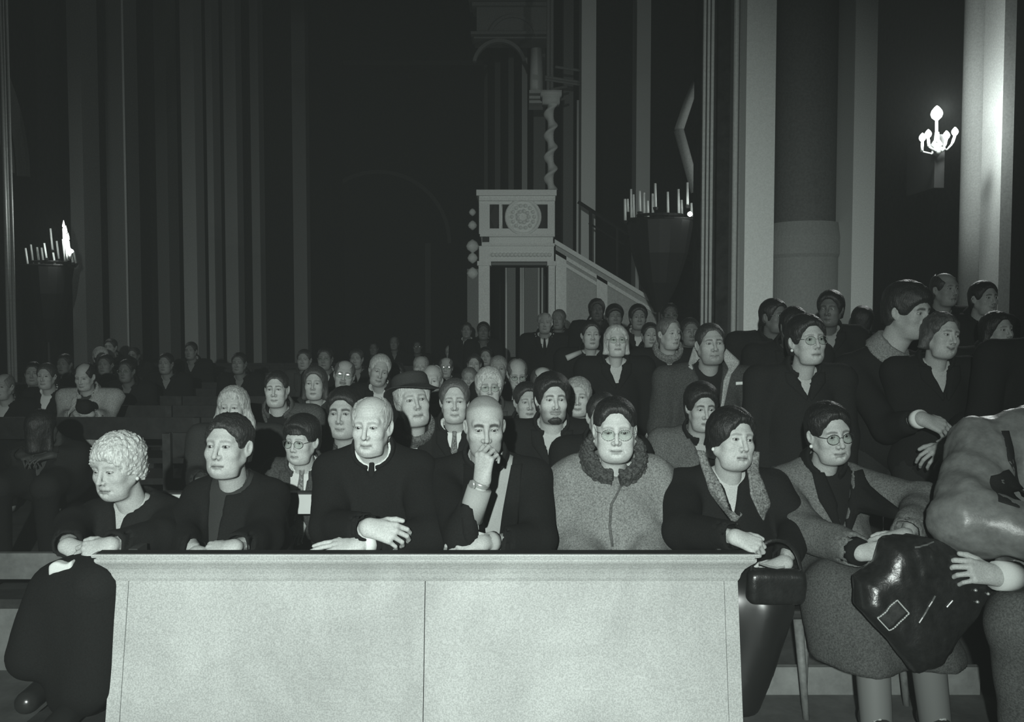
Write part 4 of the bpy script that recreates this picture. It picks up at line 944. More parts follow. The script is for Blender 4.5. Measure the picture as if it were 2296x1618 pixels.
wc = p4['wr']['l']+wd*.012+np.array([-.027, -.020, 0]); MB().tube(wc, wc+np.array([-.006, -.0045, 0]), .016, .015, 16).build('case', mat('steel', .7), wt, smooth=True); MB().tube(wc+np.array([-.006, -.0045, 0]), wc+np.array([-.007, -.0053, 0]), .012, .012, 16).build('dial', mat('watch_dial', .25, .2, .6), wt)
# 5
p5 = person('woman in grey tweed coat with dark fur collar and glasses, dark swept-back hair', 1379, 906, 1021, 3.42, yaw=-3, pitch=3, s=.95, kmin=3.13, row=3.52, sk=.52, sw=.165, drop=.015,
    hd=dict(fem=1, age=.5, fat=.75, brow=.35, lip=.66, jaw=1.12, w=1.03, open=.9), hair=('bun', .014, dict(t=.013, zf=.080, side=.02, nape=-.06, top=.5, fx=.080, ear=True)), glasses=dict(g=.5, rx=.0275, rz=.022), earrings=True,
    coat=dict(g=.20, open='closed', collar='fur', cg=.055, ctex='check', fold=.009, bulk=1., fat=.6, neck=.070, gap=12),
    hands={"l": dict(w=P(1335, 1275, 3.2), e=P(1262, 1195, 3.45), f=(.8, -.4, -.1)), "r": dict(w=P(1435, 1275, 3.2), e=P(1486, 1195, 3.45), f=(-.8, -.4, -.1))})
bx, bz = pxs(p5['coatf'], [(1393, 1070)], 2.7, 3.3)[0]; bp = trace(p5['coatf'], np.array([[bx, bz]]), 2.7, 3.5)[0]
MB().tube(bp+np.array([0, -.012, 0]), bp+np.array([0, .004, 0]), .010, .0145, 16).build('button', mat('black_button', .02, .2, .6), p5['o'], smooth=True)
sheet('coat_placket', p5['coatf'], pxs(p5['coatf'], [(1390, 1085), (1368, 1130), (1364, 1180), (1370, 1225)], 2.7, 3.3), pxs(p5['coatf'], [(1396, 1085), (1374, 1130), (1370, 1180), (1376, 1225)], 2.7, 3.3), cloth(.10), p5['o'], 2.7, 3.5, .004, .004, 18, 4)
# 6
p6 = person('woman in black coat with grey flecked shawl collar, looking up to the right', 1641, 930, 1037, 3.40, yaw=17, pitch=-3, roll=6, s=.93, row=3.52, sk=.46, sw=.175, drop=.02,
    hd=dict(fem=1, age=.5, fat=.65, brow=.5, lip=.6, jaw=1.08, w=1.02, smile=-.2), hair=('short', .012, dict(t=.022, zf=.064, side=-.05, nape=-.09, fx=.074, cx=.014, ear=False, seed=3.)), earrings=True,
    coat=dict(g=BLK, vd=.15, vw=.04, collar=None, fold=.003, shirt=None),
    hands={'l': dict(w=P(1648, 1203, 2.98), e=P(1530, 1190, 3.22), f=(.85, -.25, -.32), u=(.25, -.7, .65), pose='grip', cuff=.0), 'r': dict(w=P(1760, 1260, 3.15), e=P(1790, 1180, 3.4), f=(-.8, -.4, -.2), u=(0, -.4, .9), pose='grip')},
    legpos=dict(kn={'l': (.74, 3.16, .50), 'r': (.90, 3.10, .49)}, an={'l': (.66, 3.14, .09), 'r': (.76, 3.10, .09)}))
def sk6(p):
    d = cap(p, p6['pc'], (.82, 3.2, .50), .17, .12)
    for k in 'lr': d = smin(d, cap(p, p6['kn'][k], p6['an'][k]+np.array([.03, 0, .08]), .092, .095), .10)
    return d+.004*wob(p*np.array([1, 1, .4], F32), 45, 5.)
sdf_obj('skirt', sk6, (.45, 2.9, .12), (1.15, 3.85, .72), .015, mat('black_satin_skirt', .012, .35, .5), p6['o'])
shoes(p6)
for L, R in (([(1566, 1012), (1582, 1075), (1600, 1140), (1650, 1168)], [(1590, 1018), (1612, 1070), (1630, 1120), (1664, 1152)]), ([(1684, 1010), (1672, 1050), (1682, 1110), (1700, 1150)], [(1706, 1014), (1702, 1060), (1728, 1130), (1712, 1168)])):
    sheet('shawl_collar', p6['coatf'], pxs(p6['coatf'], L, 2.7, 3.4), pxs(p6['coatf'], R, 2.7, 3.4), cloth(.17, 'check'), p6['o'], 2.6, 3.5, .010, .008, 22, 7)
# 7
p7 = person('woman in grey coat with black shawl collar and glasses, right of the desk', 1859, 918, 1025, 3.52, yaw=8, pitch=4, roll=-5, s=.94, row=3.72, sk=.40, sw=.18, drop=.05,
    hd=dict(fem=1, age=.5, fat=.4, brow=.7, lip=.6, smile=.3, jaw=1.02), hair=('bun', .011, dict(t=.016, zf=.070, side=.0, nape=-.06, top=.3, fx=.078)), glasses=dict(g=.04, rx=.026, rz=.021, t=.0013), earrings=True,
    coat=dict(g=.13, vd=.25, vw=.066, collar='lapel', cg=.010, lw=.06, fold=.0065, bulk=.6, vshift=.045, neck=.070, shirt=.012),
    hands={'l': dict(w=P(1928, 1238, 3.02), e=P(1800, 1190, 3.36), f=(1, -.2, .12), u=(.1, -.85, .5), pose='flat', cuff=.005), 'r': dict(w=P(2030, 1200, 3.06), e=P(2075, 1130, 3.35), f=(-.9, -.3, -.2), u=(0, -.5, .8), pose='loose')},
    legpos=dict(kn={'l': P(1950, 1395, 3.08), 'r': P(2070, 1390, 3.06)}, an={'l': P(1966, 1592, 3.02), 'r': P(2098, 1590, 3.06)}))
cuff(p7, 'l', -.004, .03, .046, cloth(.010), 'cuff')
def sk7(p):
    d = cap(p, p7['pc'], P(1890, 1330, 3.2), .17, .13)
    for k in 'lr': d = smin(d, cap(p, p7['kn'][k]+np.array([-.02, .02, .0]), p7['an'][k]+np.array([-.03 if k == 'l' else 0, .02, .17]), .10, .105), .12)
    d = smin(d, cap(p, P(1870, 1330, 3.15), P(1860, 1450, 3.15), .09, .07), .10); return d+.005*wob(p*np.array([1, 1, .4], F32), 45, 2.)
sdf_obj('coat_skirt', sk7, (P(1760, 1400, 3.1)[0], 2.85, WZ(1500, 3.05, 1950)), (P(2180, 1400, 3.1)[0], 3.95, .72), .015, cloth(.075), p7['o'])
shoes(p7); stockings(p7, .16)
# 8
p8 = person('person in a pale creased leather jacket with folded arms at the right edge', 2410, 800, 940, 3.10, yaw=-10, s=1.0, row=3.50, sk=.45, sw=.24, drop=.02, ndx=-.03,
    hd=dict(age=.3), hair=('short', .02, {}), coat=dict(g=.165, tex='leather', open='closed', collar='stand', cg=.10, gap=24, fold=.012, bulk=2.4, fat=.8, long=False, add=.030),
    hands={'r': dict(w=P(2236, 1290, 2.80), e=P(2420, 1300, 2.98), f=(-1, -.1, .22), u=(-.1, -.8, .6), pose='loose', cuff=.075), 'l': dict(w=P(2400, 1215, 2.76), e=P(2165, 1165, 2.92), f=(.9, -.1, .0), u=(0, -.8, .6), pose='loose', cuff=.0)},
    legpos=dict(kn={'l': P(2290, 1400, 2.82), 'r': P(2420, 1400, 2.80)}, an={'l': P(2300, 1650, 2.87), 'r': P(2420, 1650, 2.87)}))
cuff(p8, 'r', -.005, .09, .046, shirt_w)
V, Q = nets(lambda p: smin(smin(cap(p, p8['pc'], p8['kn']['l'], .115, .10), cap(p, p8['pc'], p8['kn']['r'], .115, .10), .06), np.minimum(cap(p, p8['kn']['l'], p8['an']['l'], .10, .075), cap(p, p8['kn']['r'], p8['an']['r'], .10, .075)), .04)+.004*wob(p, 45), np.minimum(np.minimum(p8['kn']['l'], p8['pc']), p8['an']['l'])-np.array([.2, .2, -.02]), np.maximum(p8['pc'], p8['kn']['r'])+np.array([.2, .2, .2]), .016)
mesh_obj('trousers', V, Q, cloth(.11), p8['o']); shoes(p8)
sheet('jacket_placket', p8['coatf'], pxs(p8['coatf'], [(2244, 965), (2258, 1030), (2278, 1112)], 2.4, 3.0), pxs(p8['coatf'], [(2262, 965), (2276, 1030), (2296, 1112)], 2.4, 3.0), cloth(.02), p8['o'], 2.3, 3.3, .006, .006, 14, 4)
sheet('jacket_pocket', p8['coatf'], pxs(p8['coatf'], [(2222, 1066), (2222, 1092), (2238, 1124)], 2.4, 3.0), pxs(p8['coatf'], [(2262, 1052), (2276, 1090), (2284, 1138)], 2.4, 3.0), cloth(.02), p8['o'], 2.3, 3.3, .005, .005, 14, 5)
# bag on the laps
bc = P(2095, 1375, 2.84); bag = empty('leather_bag', tuple(bc-np.array([0, 0, .2]))); tag(bag, 'large black leather bag with a square stitched patch on the laps at right', 'bag')
BP = np.array(pxz([(2008, 1222), (2075, 1208), (2140, 1225), (2238, 1296), (2250, 1335), (2200, 1400), (2160, 1450), (2120, 1508), (2062, 1520), (1985, 1430), (1935, 1370), (1938, 1310), (1985, 1275)], 2.80))
def poly2(q, V):
    d = np.full(len(q), 1e9); s_ = np.ones(len(q)); n = len(V)
    for i in range(n):
        a, b = V[i], V[i-1]; e = b-a; w_ = q-a; t = np.clip((w_@e)/(e@e), 0, 1); d = np.minimum(d, ((w_-t[:, None]*e)**2).sum(1))
        c1 = q[:, 1] >= a[1]; c2 = q[:, 1] < b[1]; c3 = e[0]*w_[:, 1] > e[1]*w_[:, 0]; fl_ = (c1 & c2 & c3) | (~c1 & ~c2 & ~c3); s_[fl_] *= -1
    return s_*np.sqrt(d)
def bagf(p):
    d2 = poly2(p[:, [0, 2]].astype(float), BP)+.075; yy = np.abs(p[:, 1]-2.86-.12*(p[:, 2]-.45))-.080+.075
    d = np.minimum(np.maximum(d2, yy), 0)+np.sqrt(np.maximum(d2, 0)**2+np.maximum(yy, 0)**2)-.075
    return (d+.006*wob(p, 38, 4.)+.006*np.abs(wob(p*np.array([1.6, 1, .7], F32), 62, 1.))).astype(F32)
V, Q = nets(bagf, bc-np.array([.32, .2, .36]), bc+np.array([.32, .24, .32]), .0095); mesh_obj('body', V, Q, mat('black_bag_leather', .014, .30, .5, 'noise', 45, .3, .4), bag)
pt = pxs(bagf, [(2008, 1342), (2035, 1372)], 2.4, 2.85); q0 = pxs(bagf, [(1964, 1382), (1990, 1410)], 2.4, 2.85)
sheet('patch', bagf, [q0[0], q0[1]], [pt[0], pt[1]], mat('patch_leather', .03, .5, .3, 'noise', 80, .4), bag, 2.4, 3.0, .003, .004, 10, 10)
cr = [pt[0], pt[1], q0[1], q0[0], pt[0]]; pts = []
for (a, b), (c, d) in zip(cr[:-1], cr[1:]):
    for t in np.linspace(0, 1, 10, endpoint=False): pts.append((a+(c-a)*t, b+(d-b)*t))
pts.append(pts[0]); q = trace(bagf, np.array(pts), 2.4, 3.0).astype(float); q[:, 1] -= .012; m = MB()
for i in range(len(q)-1): m.tube(q[i], q[i]+(q[i+1]-q[i])*.8, .0022, n=5)
m.build('stitching', mat('pale_thread', .5, .6), bag)['kind'] = 'stuff'
for px, py in ((2186, 1322), (2214, 1330), (2190, 1348)):
    x, z = pxs(bagf, [(px, py)], 2.4, 2.85)[0]; c = trace(bagf, np.array([[x, z]]), 2.4, 3.0)[0].astype(float); MB().lathe(c+np.array([0, -.004, -.006]), [(.001, 0), (.006, .004), (.006, .008), (.001, .012)], 8).build('rivet', mat('steel', .7), bag, smooth=True)
for a, b in (((2096, 1335), (2060, 1395)), ((2135, 1345), (2122, 1360)), ((2050, 1226), (2092, 1214))):
    xz = pxs(bagf, [a, b], 2.4, 2.85); xz = [(xz[0][0]+(xz[1][0]-xz[0][0])*t, xz[0][1]+(xz[1][1]-xz[0][1])*t) for t in np.linspace(0, 1, 6)]; c = trace(bagf, np.array(xz), 2.4, 3.1).astype(float); c[:, 1] -= .003; MB().path(list(c), .003).build('seam', mat('grey_piping', .12, .3, .5), bag)
# handbag of the woman at the desk corner
hb = P(1740, 1285, 3.02); hbo = empty('handbag', tuple(hb-np.array([0, 0, .09]))); tag(hbo, 'black handbag with a curved pale clasp beside the right end of the desk', 'handbag')
def hbf(p): return rbox(p, hb-np.array([0, 0, .045]), (.10, .035, .06), .025)+.003*wob(p, 60)
V, Q = nets(hbf, hb-np.array([.16, .09, .16]), hb+np.array([.16, .09, .08]), .009); mesh_obj('body', V, Q, mat('black_bag_leather', .014), hbo)
MB().path([P(a, b, 2.975) for a, b in ((1702, 1262), (1722, 1269), (1742, 1273), (1760, 1270))], .0035).build('clasp', mat('steel', .7), hbo)
MB().path([hb+np.array([-.085*math.cos(t), 0, .115*math.sin(t)]) for t in np.linspace(0, math.pi, 17)], .006).build('handle', mat('black_bag_leather', .014), hbo)
# chairs at right
def chair(x, y, label):
    c = empty('chair', (x, y, 0)); tag(c, label, 'chair', 'chairs right of the desk'); m = wood_mid
    MB().box((x-.21, y-.20, .37), (x+.21, y+.20, .408)).build('seat', m, c, bevel=.012)
    for sx in (-1, 1):
        MB().tube((x+sx*.18, y-.17, .37), (x+sx*.20, y-.22, 0), .019, .012, 10).build('leg', mat('worn_wood', .16, .6, .3, 'noise', 20, .4), c, smooth=True); MB().tube((x+sx*.18, y+.19, .44), (x+sx*.19, y+.25, 0), .019, .014, 10).build('leg', m, c, smooth=True)
        MB().tube((x+sx*.18, y+.19, .44), (x+sx*.19, y+.25, .86), .017, .014, 10).build('back_post', m, c, smooth=True)
    MB().box((x-.19, y+.225, .66), (x+.19, y+.25, .80)).build('backrest', m, c, bevel=.008)
    return c
chair(WX(1665, 3.5), 3.5, 'wooden chair under the woman in black at the desk corner'); chair(WX(1885, 3.62), 3.62, 'wooden chair with tapered legs under the woman in grey coat'); chair(WX(2330, 3.4), 3.42, 'wooden chair under the person in the leather jacket')
# ================================================================ THE CONGREGATION BEHIND
ROWS = [4.50, 5.40, 6.30, 7.20, 8.10, 9.00, 9.90, 10.8, 11.7, 12.6, 13.5, 14.4, 15.3]
def rw(d): return min(ROWS, key=lambda r: abs(r-d-.12))
DK = dict(g=.012, vd=.16, vw=.05, fold=.003); M_ = dict(age=.5, brow=.7); F_ = dict(fem=1, age=.3, brow=.55, lip=.6); O_ = dict(age=.95, brow=.4)
def sit(label, cx, top, chin, d, **k):
    k.setdefault('row', rw(d)); k.setdefault('coat', DK); k.setdefault('hd', M_); k.setdefault('sw', .16); return person(label, cx, top, chin, d, **k)
def std(label, cx, top, chin, d, **k):
    k.setdefault('coat', dict(DK, long=False)); k.setdefault('hd', M_); return person(label, cx, top, chin, d, pose='stand', **k)
LNG = lambda g=.02, **k: ('long', g, dict(dict(t=.014, zf=.066), **k)); SH = lambda g=.02, **k: ('short', g, dict(dict(zf=.068), **k)); BALD = lambda g=.3, **k: ('balding', g, k); CUR = lambda g=.4, **k: ('curly', g, dict(dict(t=.018, ca=.7, ear=False, side=-.03), **k))
# ---- second row
b10 = sit('boy with bowl haircut, glasses, white shirt and tie, behind the pale bench rail', 676, 938, 1037, 4.05, yaw=-14, pitch=3, sw=.135, row=4.42, sk=.50,
    hd=dict(age=.0, brow=.35, fem=.6, fat=.35, jaw=.95, nose=.8, ear=1.15, lip=.7), hair=('short', .016, dict(t=.022, zf=.090, fringe=.038, side=.0, nape=-.06, fx=.092, na=.001, top=.5)), glasses=dict(g=.25, rx=.025, rz=.021, t=.0012),
    coat=dict(g=.055, vd=.30, vw=.045, vshift=-.01, shirt=.62, tie=.20, fold=.004, neck=.058), hands={'l': dict(w=P(655, 1168, 4.02), e=P(625, 1130, 4.25), f=(.15, -.7, -.75), u=(-.3, -.7, .6), pose='loose', sc=.92), 'r': dict(w=P(676, 1172, 4.0), e=P(735, 1140, 4.22), f=(-.2, -.7, -.8), u=(.2, -.7, .6), pose='loose', sc=.92)})
sit('blonde woman with straight fringe and long hair behind the curly-haired person', 523, 870, 955, 4.52, yaw=2, row=4.55, hd=dict(F_, brow=.25), hair=('long', .42, dict(t=.017, zf=.09, fringe=.034, len=-.15, flare=.035, gap=.066, na=.004, nf=330)), coat=dict(g=.035, open='closed', collar='stand', fold=.004), sw=.19, sk=.46)
sit('man in black sweater with round white clerical collar and open grey coat', 620, 834, 909, 5.05, yaw=4, row=5.25, sk=.47, sw=.18, hd=dict(age=.2, brow=.75, jaw=1.08, ear=1.15), hair=SH(.022, t=.008, zf=.066, side=.005), coat=dict(g=.075, vd=.24, vw=.065, lw=.09, shirt=.012, fold=.004))
c_ = PEOPLE[-1]
sit('old woman with pale curls under a dark brimmed felt hat', 926, 858, 941, 4.2, yaw=16, pitch=-8, roll=-6, s=.99, row=4.46, hd=dict(F_, age=1., brow=.5), hair=CUR(.42, t=.014, zf=.075, len=0), hat=(.035, dict(r=.092, h=.075, brim=.135, tilt=.20, z=.058)), coat=dict(g=.014, vd=.12, vw=.05, collar='muffler', cg=.10, ctex='check'), sk=.45)
sit('man with swept-back grey hair, white shirt and patterned tie', 1019, 854, 943, 4.22, yaw=4, row=4.50, hd=dict(age=.75, brow=.6, jaw=1.0, w=.98), hair=('short', .07, dict(t=.014, zf=.088, side=-.02, nf=330)), coat=dict(DK, vd=.15, vw=.04, shirt=.66, tie=.16), sk=.44, sw=.185)
sit('man mostly hidden behind the old balding man, dark hair and tweed coat', 772, 870, 980, 4.62, yaw=-4, row=4.95, hd=dict(age=.5, brow=.95, browt=1.4), hair=SH(.018, t=.016, zf=.062), coat=dict(g=.045, tex='check', vd=.12, vw=.05), sk=.46)
sit('young bearded man with thick dark hair, dark coat and pale shirt', 1238, 841, 946, 4.12, yaw=9, pitch=1, row=4.50, hd=dict(age=.15, brow=.85, browt=1.2, stub=.5, tache=.5, jaw=1.02, beard=.5), hair=SH(.014, t=.020, zf=.064, side=-.03, top=.3), beard=.03, coat=dict(DK, vd=.17, vw=.05, shirt=.42, fold=.004), sk=.46, sw=.19)
sit('teenage boy with dark hair in a pale wool coat between two women', 1573, 862, 963, 4.42, yaw=3, pitch=6, row=4.5, hd=dict(age=.05, brow=.9, browt=1.3, w=.94, jaw=.92, lip=.6), hair=SH(.013, t=.018, zf=.060, top=.3), coat=dict(g=.11, collar='stand', cg=.012, open='v', vd=.13, vw=.05, fold=.005), sk=.41, sw=.18)
sit('woman hidden behind the woman in tweed, only pale forehead showing', 1352, 882, 985, 4.0, row=4.42, hd=dict(F_), hair=SH(.02, zf=.085, t=.012), sk=.45)
sit('curly haired woman half hidden on the right of the bearded man', 1296, 848, 930, 4.75, yaw=-6, row=5.0, hd=dict(F_, age=.6), hair=CUR(.30, t=.014, zf=.06), coat=dict(DK), sk=.42)
sit('person half hidden on the left of the bearded man', 1182, 862, 938, 4.85, yaw=10, row=5.0, hd=dict(F_, age=.5), hair=SH(.02, t=.016), sk=.36)
# ---- third and fourth rows
sit('woman with long dark hair, earrings and open neckline beside the clerical collar man', 706, 828, 889, 5.55, yaw=3, row=5.9, hd=dict(F_), hair=LNG(.05, t=.015, gap=.062, len=-.13), earrings=True, coat=dict(g=.03, vd=.15, vw=.05), sk=.42)
sit('man with glasses and moustache in a patterned coat', 772, 816, 864, 6.15, yaw=8, roll=8, row=6.2, hd=dict(M_, tache=.9, age=.6), hair=BALD(.1, bz=.112), glasses=dict(g=.7, rx=.026), coat=dict(g=.06, tex='check'), sk=.40)
sit('white-haired woman with glasses behind the bald man', 1097, 832, 902, 4.98, yaw=4, row=5.1, hd=dict(F_, age=.9, fat=.4), hair=CUR(.52, t=.022, zf=.052, ca=.35, side=-.05), glasses=dict(g=.4, rx=.027, rz=.022), coat=dict(g=.05), sk=.46)
sit('bald man with glasses looking down, right of the white-haired woman', 1160, 806, 870, 6.1, yaw=6, pitch=16, row=6.35, hd=dict(O_, ear=1.1), hair=BALD(.08, bx=.068, bz=.10), glasses=dict(g=.08), sk=.38)
sit('old man with white hair leaning his head to the right', 851, 800, 858, 5.9, yaw=14, pitch=10, roll=14, row=6.1, hd=dict(O_), hair=SH(.40, zf=.088, t=.012), coat=dict(DK, shirt=.6, vd=.14), sk=.34)
sit('woman with round glasses and dark hair beside the leaning old man', 888, 817, 867, 6.9, yaw=2, row=7.0, hd=dict(F_, age=.5), hair=('bun', .02, dict(t=.012)), glasses=dict(g=.5, rx=.028, rz=.024), coat=dict(g=.07, collar='muffler', tex='check'), sk=.42)
sit('bald man behind the woman in the felt hat', 969, 825, 878, 5.9, yaw=-4, pitch=4, row=6.1, hd=dict(O_, brow=.25), hair=BALD(.3, bx=.07, bz=.098), coat=dict(g=.05, shirt=.5), sk=.44)
sit('forehead of a bald man above the bearded man', 1217, 822, 900, 5.4, row=5.75, hd=O_, hair=BALD(.05), sk=.44)
sit('tall man in a long grey coat standing out behind the dark-haired woman', 682, 786, 826, 8.85, row=9.0, hd=M_, hair=SH(.03), coat=dict(g=.05, open='v', vd=.3, shirt=.05), sk=.30)
for lb, cx, t, c, d, kw in (
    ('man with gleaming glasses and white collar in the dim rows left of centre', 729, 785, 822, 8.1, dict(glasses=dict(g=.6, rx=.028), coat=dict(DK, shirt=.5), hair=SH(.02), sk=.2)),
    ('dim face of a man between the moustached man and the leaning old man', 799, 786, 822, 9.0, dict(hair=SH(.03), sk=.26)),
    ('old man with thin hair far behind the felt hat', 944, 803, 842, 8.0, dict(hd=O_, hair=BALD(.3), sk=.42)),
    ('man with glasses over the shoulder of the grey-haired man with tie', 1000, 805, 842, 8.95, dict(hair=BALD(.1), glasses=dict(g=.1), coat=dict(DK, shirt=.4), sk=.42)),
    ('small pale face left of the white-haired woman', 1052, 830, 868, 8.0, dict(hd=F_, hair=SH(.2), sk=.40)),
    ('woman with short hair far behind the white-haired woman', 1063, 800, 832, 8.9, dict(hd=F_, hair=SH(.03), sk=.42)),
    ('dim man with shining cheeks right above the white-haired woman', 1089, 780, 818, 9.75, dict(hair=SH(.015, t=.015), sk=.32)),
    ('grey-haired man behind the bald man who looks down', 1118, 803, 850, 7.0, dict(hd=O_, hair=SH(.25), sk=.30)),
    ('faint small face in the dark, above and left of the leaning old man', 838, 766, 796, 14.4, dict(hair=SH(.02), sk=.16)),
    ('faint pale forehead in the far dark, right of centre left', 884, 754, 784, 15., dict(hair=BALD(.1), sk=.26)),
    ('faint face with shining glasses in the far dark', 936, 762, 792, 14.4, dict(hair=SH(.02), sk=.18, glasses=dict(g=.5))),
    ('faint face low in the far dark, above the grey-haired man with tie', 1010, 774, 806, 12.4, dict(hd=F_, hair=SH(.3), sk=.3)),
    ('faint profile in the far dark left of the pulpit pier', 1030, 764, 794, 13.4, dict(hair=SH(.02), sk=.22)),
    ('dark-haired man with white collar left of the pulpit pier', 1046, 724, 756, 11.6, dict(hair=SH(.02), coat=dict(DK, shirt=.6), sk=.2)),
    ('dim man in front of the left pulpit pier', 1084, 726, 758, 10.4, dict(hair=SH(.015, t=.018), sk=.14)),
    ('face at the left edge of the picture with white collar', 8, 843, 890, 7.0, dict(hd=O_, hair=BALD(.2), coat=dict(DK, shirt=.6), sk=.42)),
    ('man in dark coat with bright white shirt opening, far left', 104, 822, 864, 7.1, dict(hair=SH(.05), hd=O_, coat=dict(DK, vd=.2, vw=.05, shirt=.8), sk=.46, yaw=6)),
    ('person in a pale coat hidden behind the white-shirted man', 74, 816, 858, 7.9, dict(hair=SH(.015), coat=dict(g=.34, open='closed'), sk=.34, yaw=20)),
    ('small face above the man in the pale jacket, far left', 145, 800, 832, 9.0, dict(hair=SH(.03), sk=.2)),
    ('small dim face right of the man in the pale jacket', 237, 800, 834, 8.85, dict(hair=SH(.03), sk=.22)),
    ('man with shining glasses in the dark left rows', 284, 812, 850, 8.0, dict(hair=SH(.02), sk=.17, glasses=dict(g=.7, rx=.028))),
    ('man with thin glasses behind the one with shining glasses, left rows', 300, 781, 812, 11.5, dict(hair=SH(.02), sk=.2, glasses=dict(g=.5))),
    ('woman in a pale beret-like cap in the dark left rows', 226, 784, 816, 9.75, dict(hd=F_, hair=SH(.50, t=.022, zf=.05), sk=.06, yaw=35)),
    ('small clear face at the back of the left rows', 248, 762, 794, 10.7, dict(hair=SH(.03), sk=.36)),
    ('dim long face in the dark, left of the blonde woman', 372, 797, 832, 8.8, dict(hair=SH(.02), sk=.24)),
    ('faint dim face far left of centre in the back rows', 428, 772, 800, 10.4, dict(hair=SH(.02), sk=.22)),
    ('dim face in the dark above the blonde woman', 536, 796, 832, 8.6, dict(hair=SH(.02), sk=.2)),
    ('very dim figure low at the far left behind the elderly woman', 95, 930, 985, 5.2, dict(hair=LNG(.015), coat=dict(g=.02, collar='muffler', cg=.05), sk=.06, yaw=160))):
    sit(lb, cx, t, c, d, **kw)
# the man in the pale jacket, with a dark camera held at his chest
pj = sit('man in a pale jacket holding a dark round object at his chest, left rows', 190, 824, 864, 6.9, row=7.1, pitch=14, hd=O_, hair=BALD(.02, bz=.112), coat=dict(g=.42, vd=.16, vw=.035, shirt=.05, fold=.006, lw=.04), sk=.46, sw=.19,
    hands={'l': dict(w=P(172, 925, 6.6), e=P(150, 940, 6.85), f=(.5, -.4, -.3), u=(0, -.7, .6), pose='grip'), 'r': dict(w=P(205, 928, 6.6), e=P(235, 940, 6.85), f=(-.6, -.4, .2), u=(0, -.7, .6), pose='grip')})
cb = empty('round_case', tuple(P(187, 912, 6.5))); tag(cb, 'dark round case in the hands of the man in the pale jacket', 'case')
m = MB(); disc(m, (float(P(187, 912, 6.5)[0]), float(P(187, 912, 6.5)[2])), [(.05, 6.56), (.055, 6.52), (.05, 6.48), (.03, 6.47)], 18); m.build('body', mat('black_padding', .012), cb, smooth=True)
# ---- right of the pulpit, standing
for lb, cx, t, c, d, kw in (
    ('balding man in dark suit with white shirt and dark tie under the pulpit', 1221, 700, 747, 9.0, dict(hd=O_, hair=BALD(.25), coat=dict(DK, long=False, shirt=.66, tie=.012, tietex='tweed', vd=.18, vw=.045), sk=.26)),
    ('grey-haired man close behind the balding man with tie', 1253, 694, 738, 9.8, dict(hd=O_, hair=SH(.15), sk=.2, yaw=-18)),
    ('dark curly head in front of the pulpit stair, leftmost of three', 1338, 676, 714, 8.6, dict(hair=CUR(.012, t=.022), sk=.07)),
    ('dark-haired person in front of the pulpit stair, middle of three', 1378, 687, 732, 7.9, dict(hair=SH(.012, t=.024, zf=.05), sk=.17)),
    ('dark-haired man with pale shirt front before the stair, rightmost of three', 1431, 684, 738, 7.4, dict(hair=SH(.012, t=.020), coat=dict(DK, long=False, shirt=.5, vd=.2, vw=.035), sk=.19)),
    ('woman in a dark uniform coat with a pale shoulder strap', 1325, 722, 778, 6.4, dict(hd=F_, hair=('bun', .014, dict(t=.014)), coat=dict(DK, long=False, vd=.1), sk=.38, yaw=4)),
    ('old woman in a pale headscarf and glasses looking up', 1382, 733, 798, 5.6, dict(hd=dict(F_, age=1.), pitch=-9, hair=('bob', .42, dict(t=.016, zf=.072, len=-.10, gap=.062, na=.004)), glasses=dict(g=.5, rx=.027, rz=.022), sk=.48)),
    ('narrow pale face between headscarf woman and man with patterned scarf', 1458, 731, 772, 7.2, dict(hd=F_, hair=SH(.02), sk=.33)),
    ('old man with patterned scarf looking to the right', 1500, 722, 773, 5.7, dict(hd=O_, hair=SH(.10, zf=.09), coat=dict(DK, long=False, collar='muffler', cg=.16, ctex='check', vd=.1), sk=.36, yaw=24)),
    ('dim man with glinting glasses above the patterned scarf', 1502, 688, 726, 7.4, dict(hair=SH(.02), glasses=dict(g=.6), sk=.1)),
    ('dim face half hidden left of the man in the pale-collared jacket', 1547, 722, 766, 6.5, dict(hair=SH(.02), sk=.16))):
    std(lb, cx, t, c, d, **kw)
q_ = [o for o in PEOPLE if 'shoulder strap' in o['label']][0]; m = MB(); a, b = P(1270, 803, 6.30), P(1302, 789, 6.34); m.tube(a, b, .022, .018, 8); m.build('shoulder_strap', mat('pale_braid', .4, .6), q_, smooth=True)
g_ = std('broad man with dark hair in a grey jacket with wide pale pile collar', 1593, 726, 816, 4.95, yaw=2, pitch=-2, roll=-2, hd=dict(age=.6, brow=.8, stub=.4, fat=.35, jaw=1.05), hair=SH(.03, t=.012, zf=.082), sw=.225, drop=.02, sk=.34, coat=dict(g=.055, open='v', vd=.34, vw=.075, collar=None, long=False, fold=.006, bulk=.6, shirt=.012))
for L, R in (([(1562, 778), (1542, 822), (1585, 855), (1598, 862)], [(1570, 788), (1580, 828), (1592, 848), (1602, 858)]), ([(1622, 800), (1634, 825), (1622, 852), (1614, 920)], [(1634, 782), (1664, 812), (1640, 838), (1620, 922)])):
    sheet('pile_collar', g_['coatf'], pxs(g_['coatf'], L, 4.2, 4.85), pxs(g_['coatf'], R, 4.2, 4.85), cloth(.36), g_['o'], 4.2, 5.2, .012, .014, 18, 7)
sheet('chest_label', g_['coatf'], pxs(g_['coatf'], [(1650, 856), (1650, 863)], 4.2, 4.75), pxs(g_['coatf'], [(1671, 855), (1671, 862)], 4.2, 4.75), shirt_w, g_['o'], 4.2, 5.2, .003, .003, 4, 4)
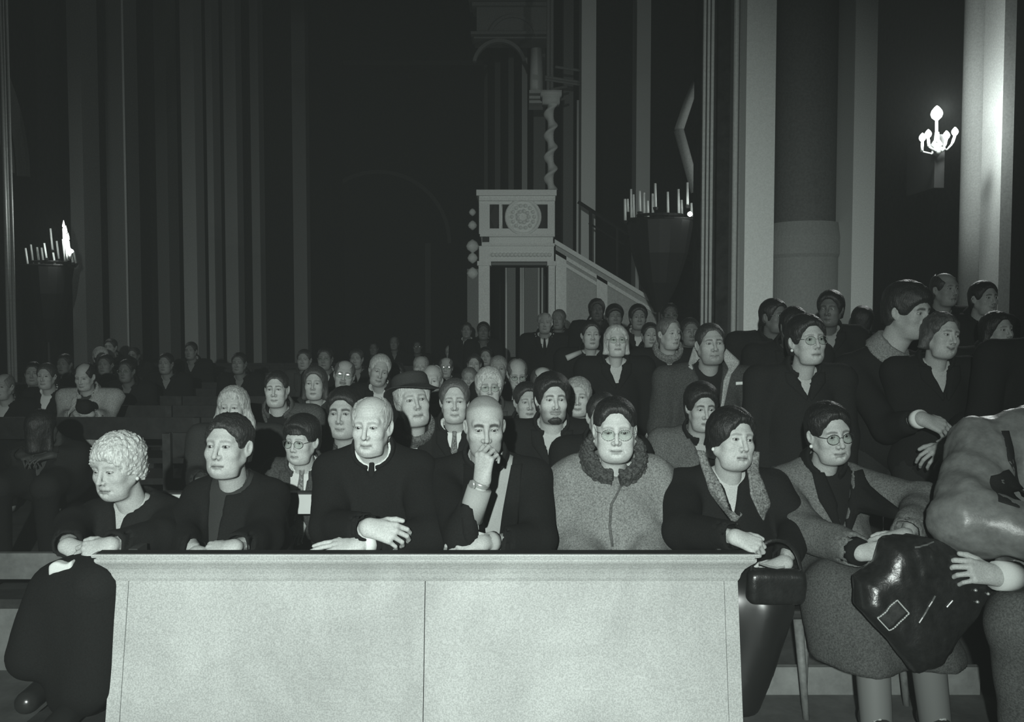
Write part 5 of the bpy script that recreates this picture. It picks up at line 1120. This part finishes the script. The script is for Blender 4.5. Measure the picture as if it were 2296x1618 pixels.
std('woman with glasses, dark hair and high pale neck standing in a black coat', 1809, 714, 811, 4.32, yaw=10, pitch=-3, roll=-2, s=.97, hd=dict(F_, age=.7, lip=.6, smile=-.5, fat=.2), hair=SH(.013, t=.020, zf=.064, side=-.02), glasses=dict(g=.35, rx=.026, rz=.021), earrings=True, coat=dict(g=.015, vd=.13, vw=.05, long=False, collar='lapel'), sk=.43, sw=.20)
std('shaded young man in profile against the pale pilaster', 1736, 675, 742, 5.5, yaw=26, hd=dict(age=.2, brow=.7), hair=SH(.011, t=.018, side=-.05), glasses=dict(g=.4), sk=.12, sw=.21, coat=dict(DK, long=False, collar='stand'))  # low sk: the shade on his face is put into the skin colour
std('person whose dark hair alone shows above the woman with glasses', 1778, 690, 770, 5.0, yaw=180, hair=SH(.010, t=.016), sk=.1)
std('dark-haired man with pale collar looking left in front of the half column', 1862, 654, 730, 5.4, yaw=-32, pitch=3, hd=dict(age=.3, brow=.8), hair=SH(.011, t=.020, side=-.04), coat=dict(DK, long=False, shirt=.28, vd=.12), sk=.11)
std('dark head turned away right of the half column', 1934, 695, 742, 6.4, yaw=150, hair=SH(.011, t=.016), sk=.08)
p73 = std('young man with tousled fringe looking sideways, black coat with grey neck scarf', 2036, 640, 756, 4.42, yaw=30, pitch=9, hd=dict(age=.1, brow=.9, browt=1.3, gx=8), hair=SH(.02, t=.022, zf=.060, fringe=.05, top=.3), coat=dict(DK, long=False, collar='muffler', cg=.20), sk=.38, sw=.18, ndx=-.07, ndz=-.04, drop=.03,
    hands={'l': dict(w=P(2066, 938, 4.0), e=P(1990, 960, 4.25), f=(.9, -.2, -.35), u=(.2, -.7, .6), pose='loose', cuff=.02), 'r': dict(w=P(2130, 1000, 4.0), e=P(2170, 930, 4.3), f=(-.8, -.3, -.3), u=(0, -.6, .7), pose='loose')})
cuff(p73, 'l', .0, .04, .042, shirt_w)
std('tall bald man at the back on the right', 2119, 611, 686, 5.9, yaw=14, hd=dict(O_, brow=.7), hair=BALD(.03, bx=.066, bz=.10), sk=.28, sw=.2)
std('smiling dark-haired man at the back on the right', 2206, 634, 703, 5.5, yaw=12, hd=dict(age=.3, brow=.9, browt=1.3, smile=1.), hair=SH(.012, t=.016), sk=.36)
std('smiling young woman with curls at her cheeks on the right', 2110, 702, 802, 4.25, yaw=13, roll=8, hd=dict(fem=1, age=.15, brow=.7, smile=1.3, mouth=.7, fat=.4, lip=.55, gx=14), hands={'l': dict(w=P(2078, 1240, 4.15), e=P(2060, 1090, 4.38), f=(.6, -.3, -.5)), 'r': dict(w=P(2150, 1240, 4.15), e=P(2165, 1090, 4.38), f=(-.6, -.3, -.5))}, hair=('bob', .055, dict(t=.013, zf=.076, len=-.085, flare=.012, gap=.070, na=.006, nf=210)), sk=.43, sw=.17)
std('smiling woman with dark hair at the right edge', 2236, 702, 780, 4.95, yaw=16, pitch=-2, hd=dict(F_, smile=.9, fat=.3), hair=('bob', .013, dict(t=.016, zf=.066, len=-.08)), sk=.39, sw=.17)
std('person in black turned away at the right edge, mostly outside the picture', 2372, 640, 760, 4.0, yaw=150, hair=SH(.012, t=.02), sk=.2, sw=.24)
# uniform strap on the woman by the stair
# ---- benches under the seated rows
for r, (a, b, w_) in zip(ROWS, ((WX(430, 4.5), WX(1640, 4.5), 'first'), (-2.2, .75, 'second'), (-5.2, .6, 'third'), (-6.2, .5, 'fourth'), (-6.5, .3, 'fifth'), (-6.8, .2, 'sixth'), (-6.8, .2, 'seventh'), (-6.8, .2, 'eighth'), (-6.8, -.7, 'ninth'), (-6.8, -.7, 'tenth'), (-6.8, -.7, 'eleventh'), (-6.8, -.7, 'twelfth'))):
    bench(a, b, r, 'dark bench, %s behind the bench with the pale rail' % w_)
for o in bpy.data.objects:
    for k in ('_o', '_j'):
        if k in o: del o[k]
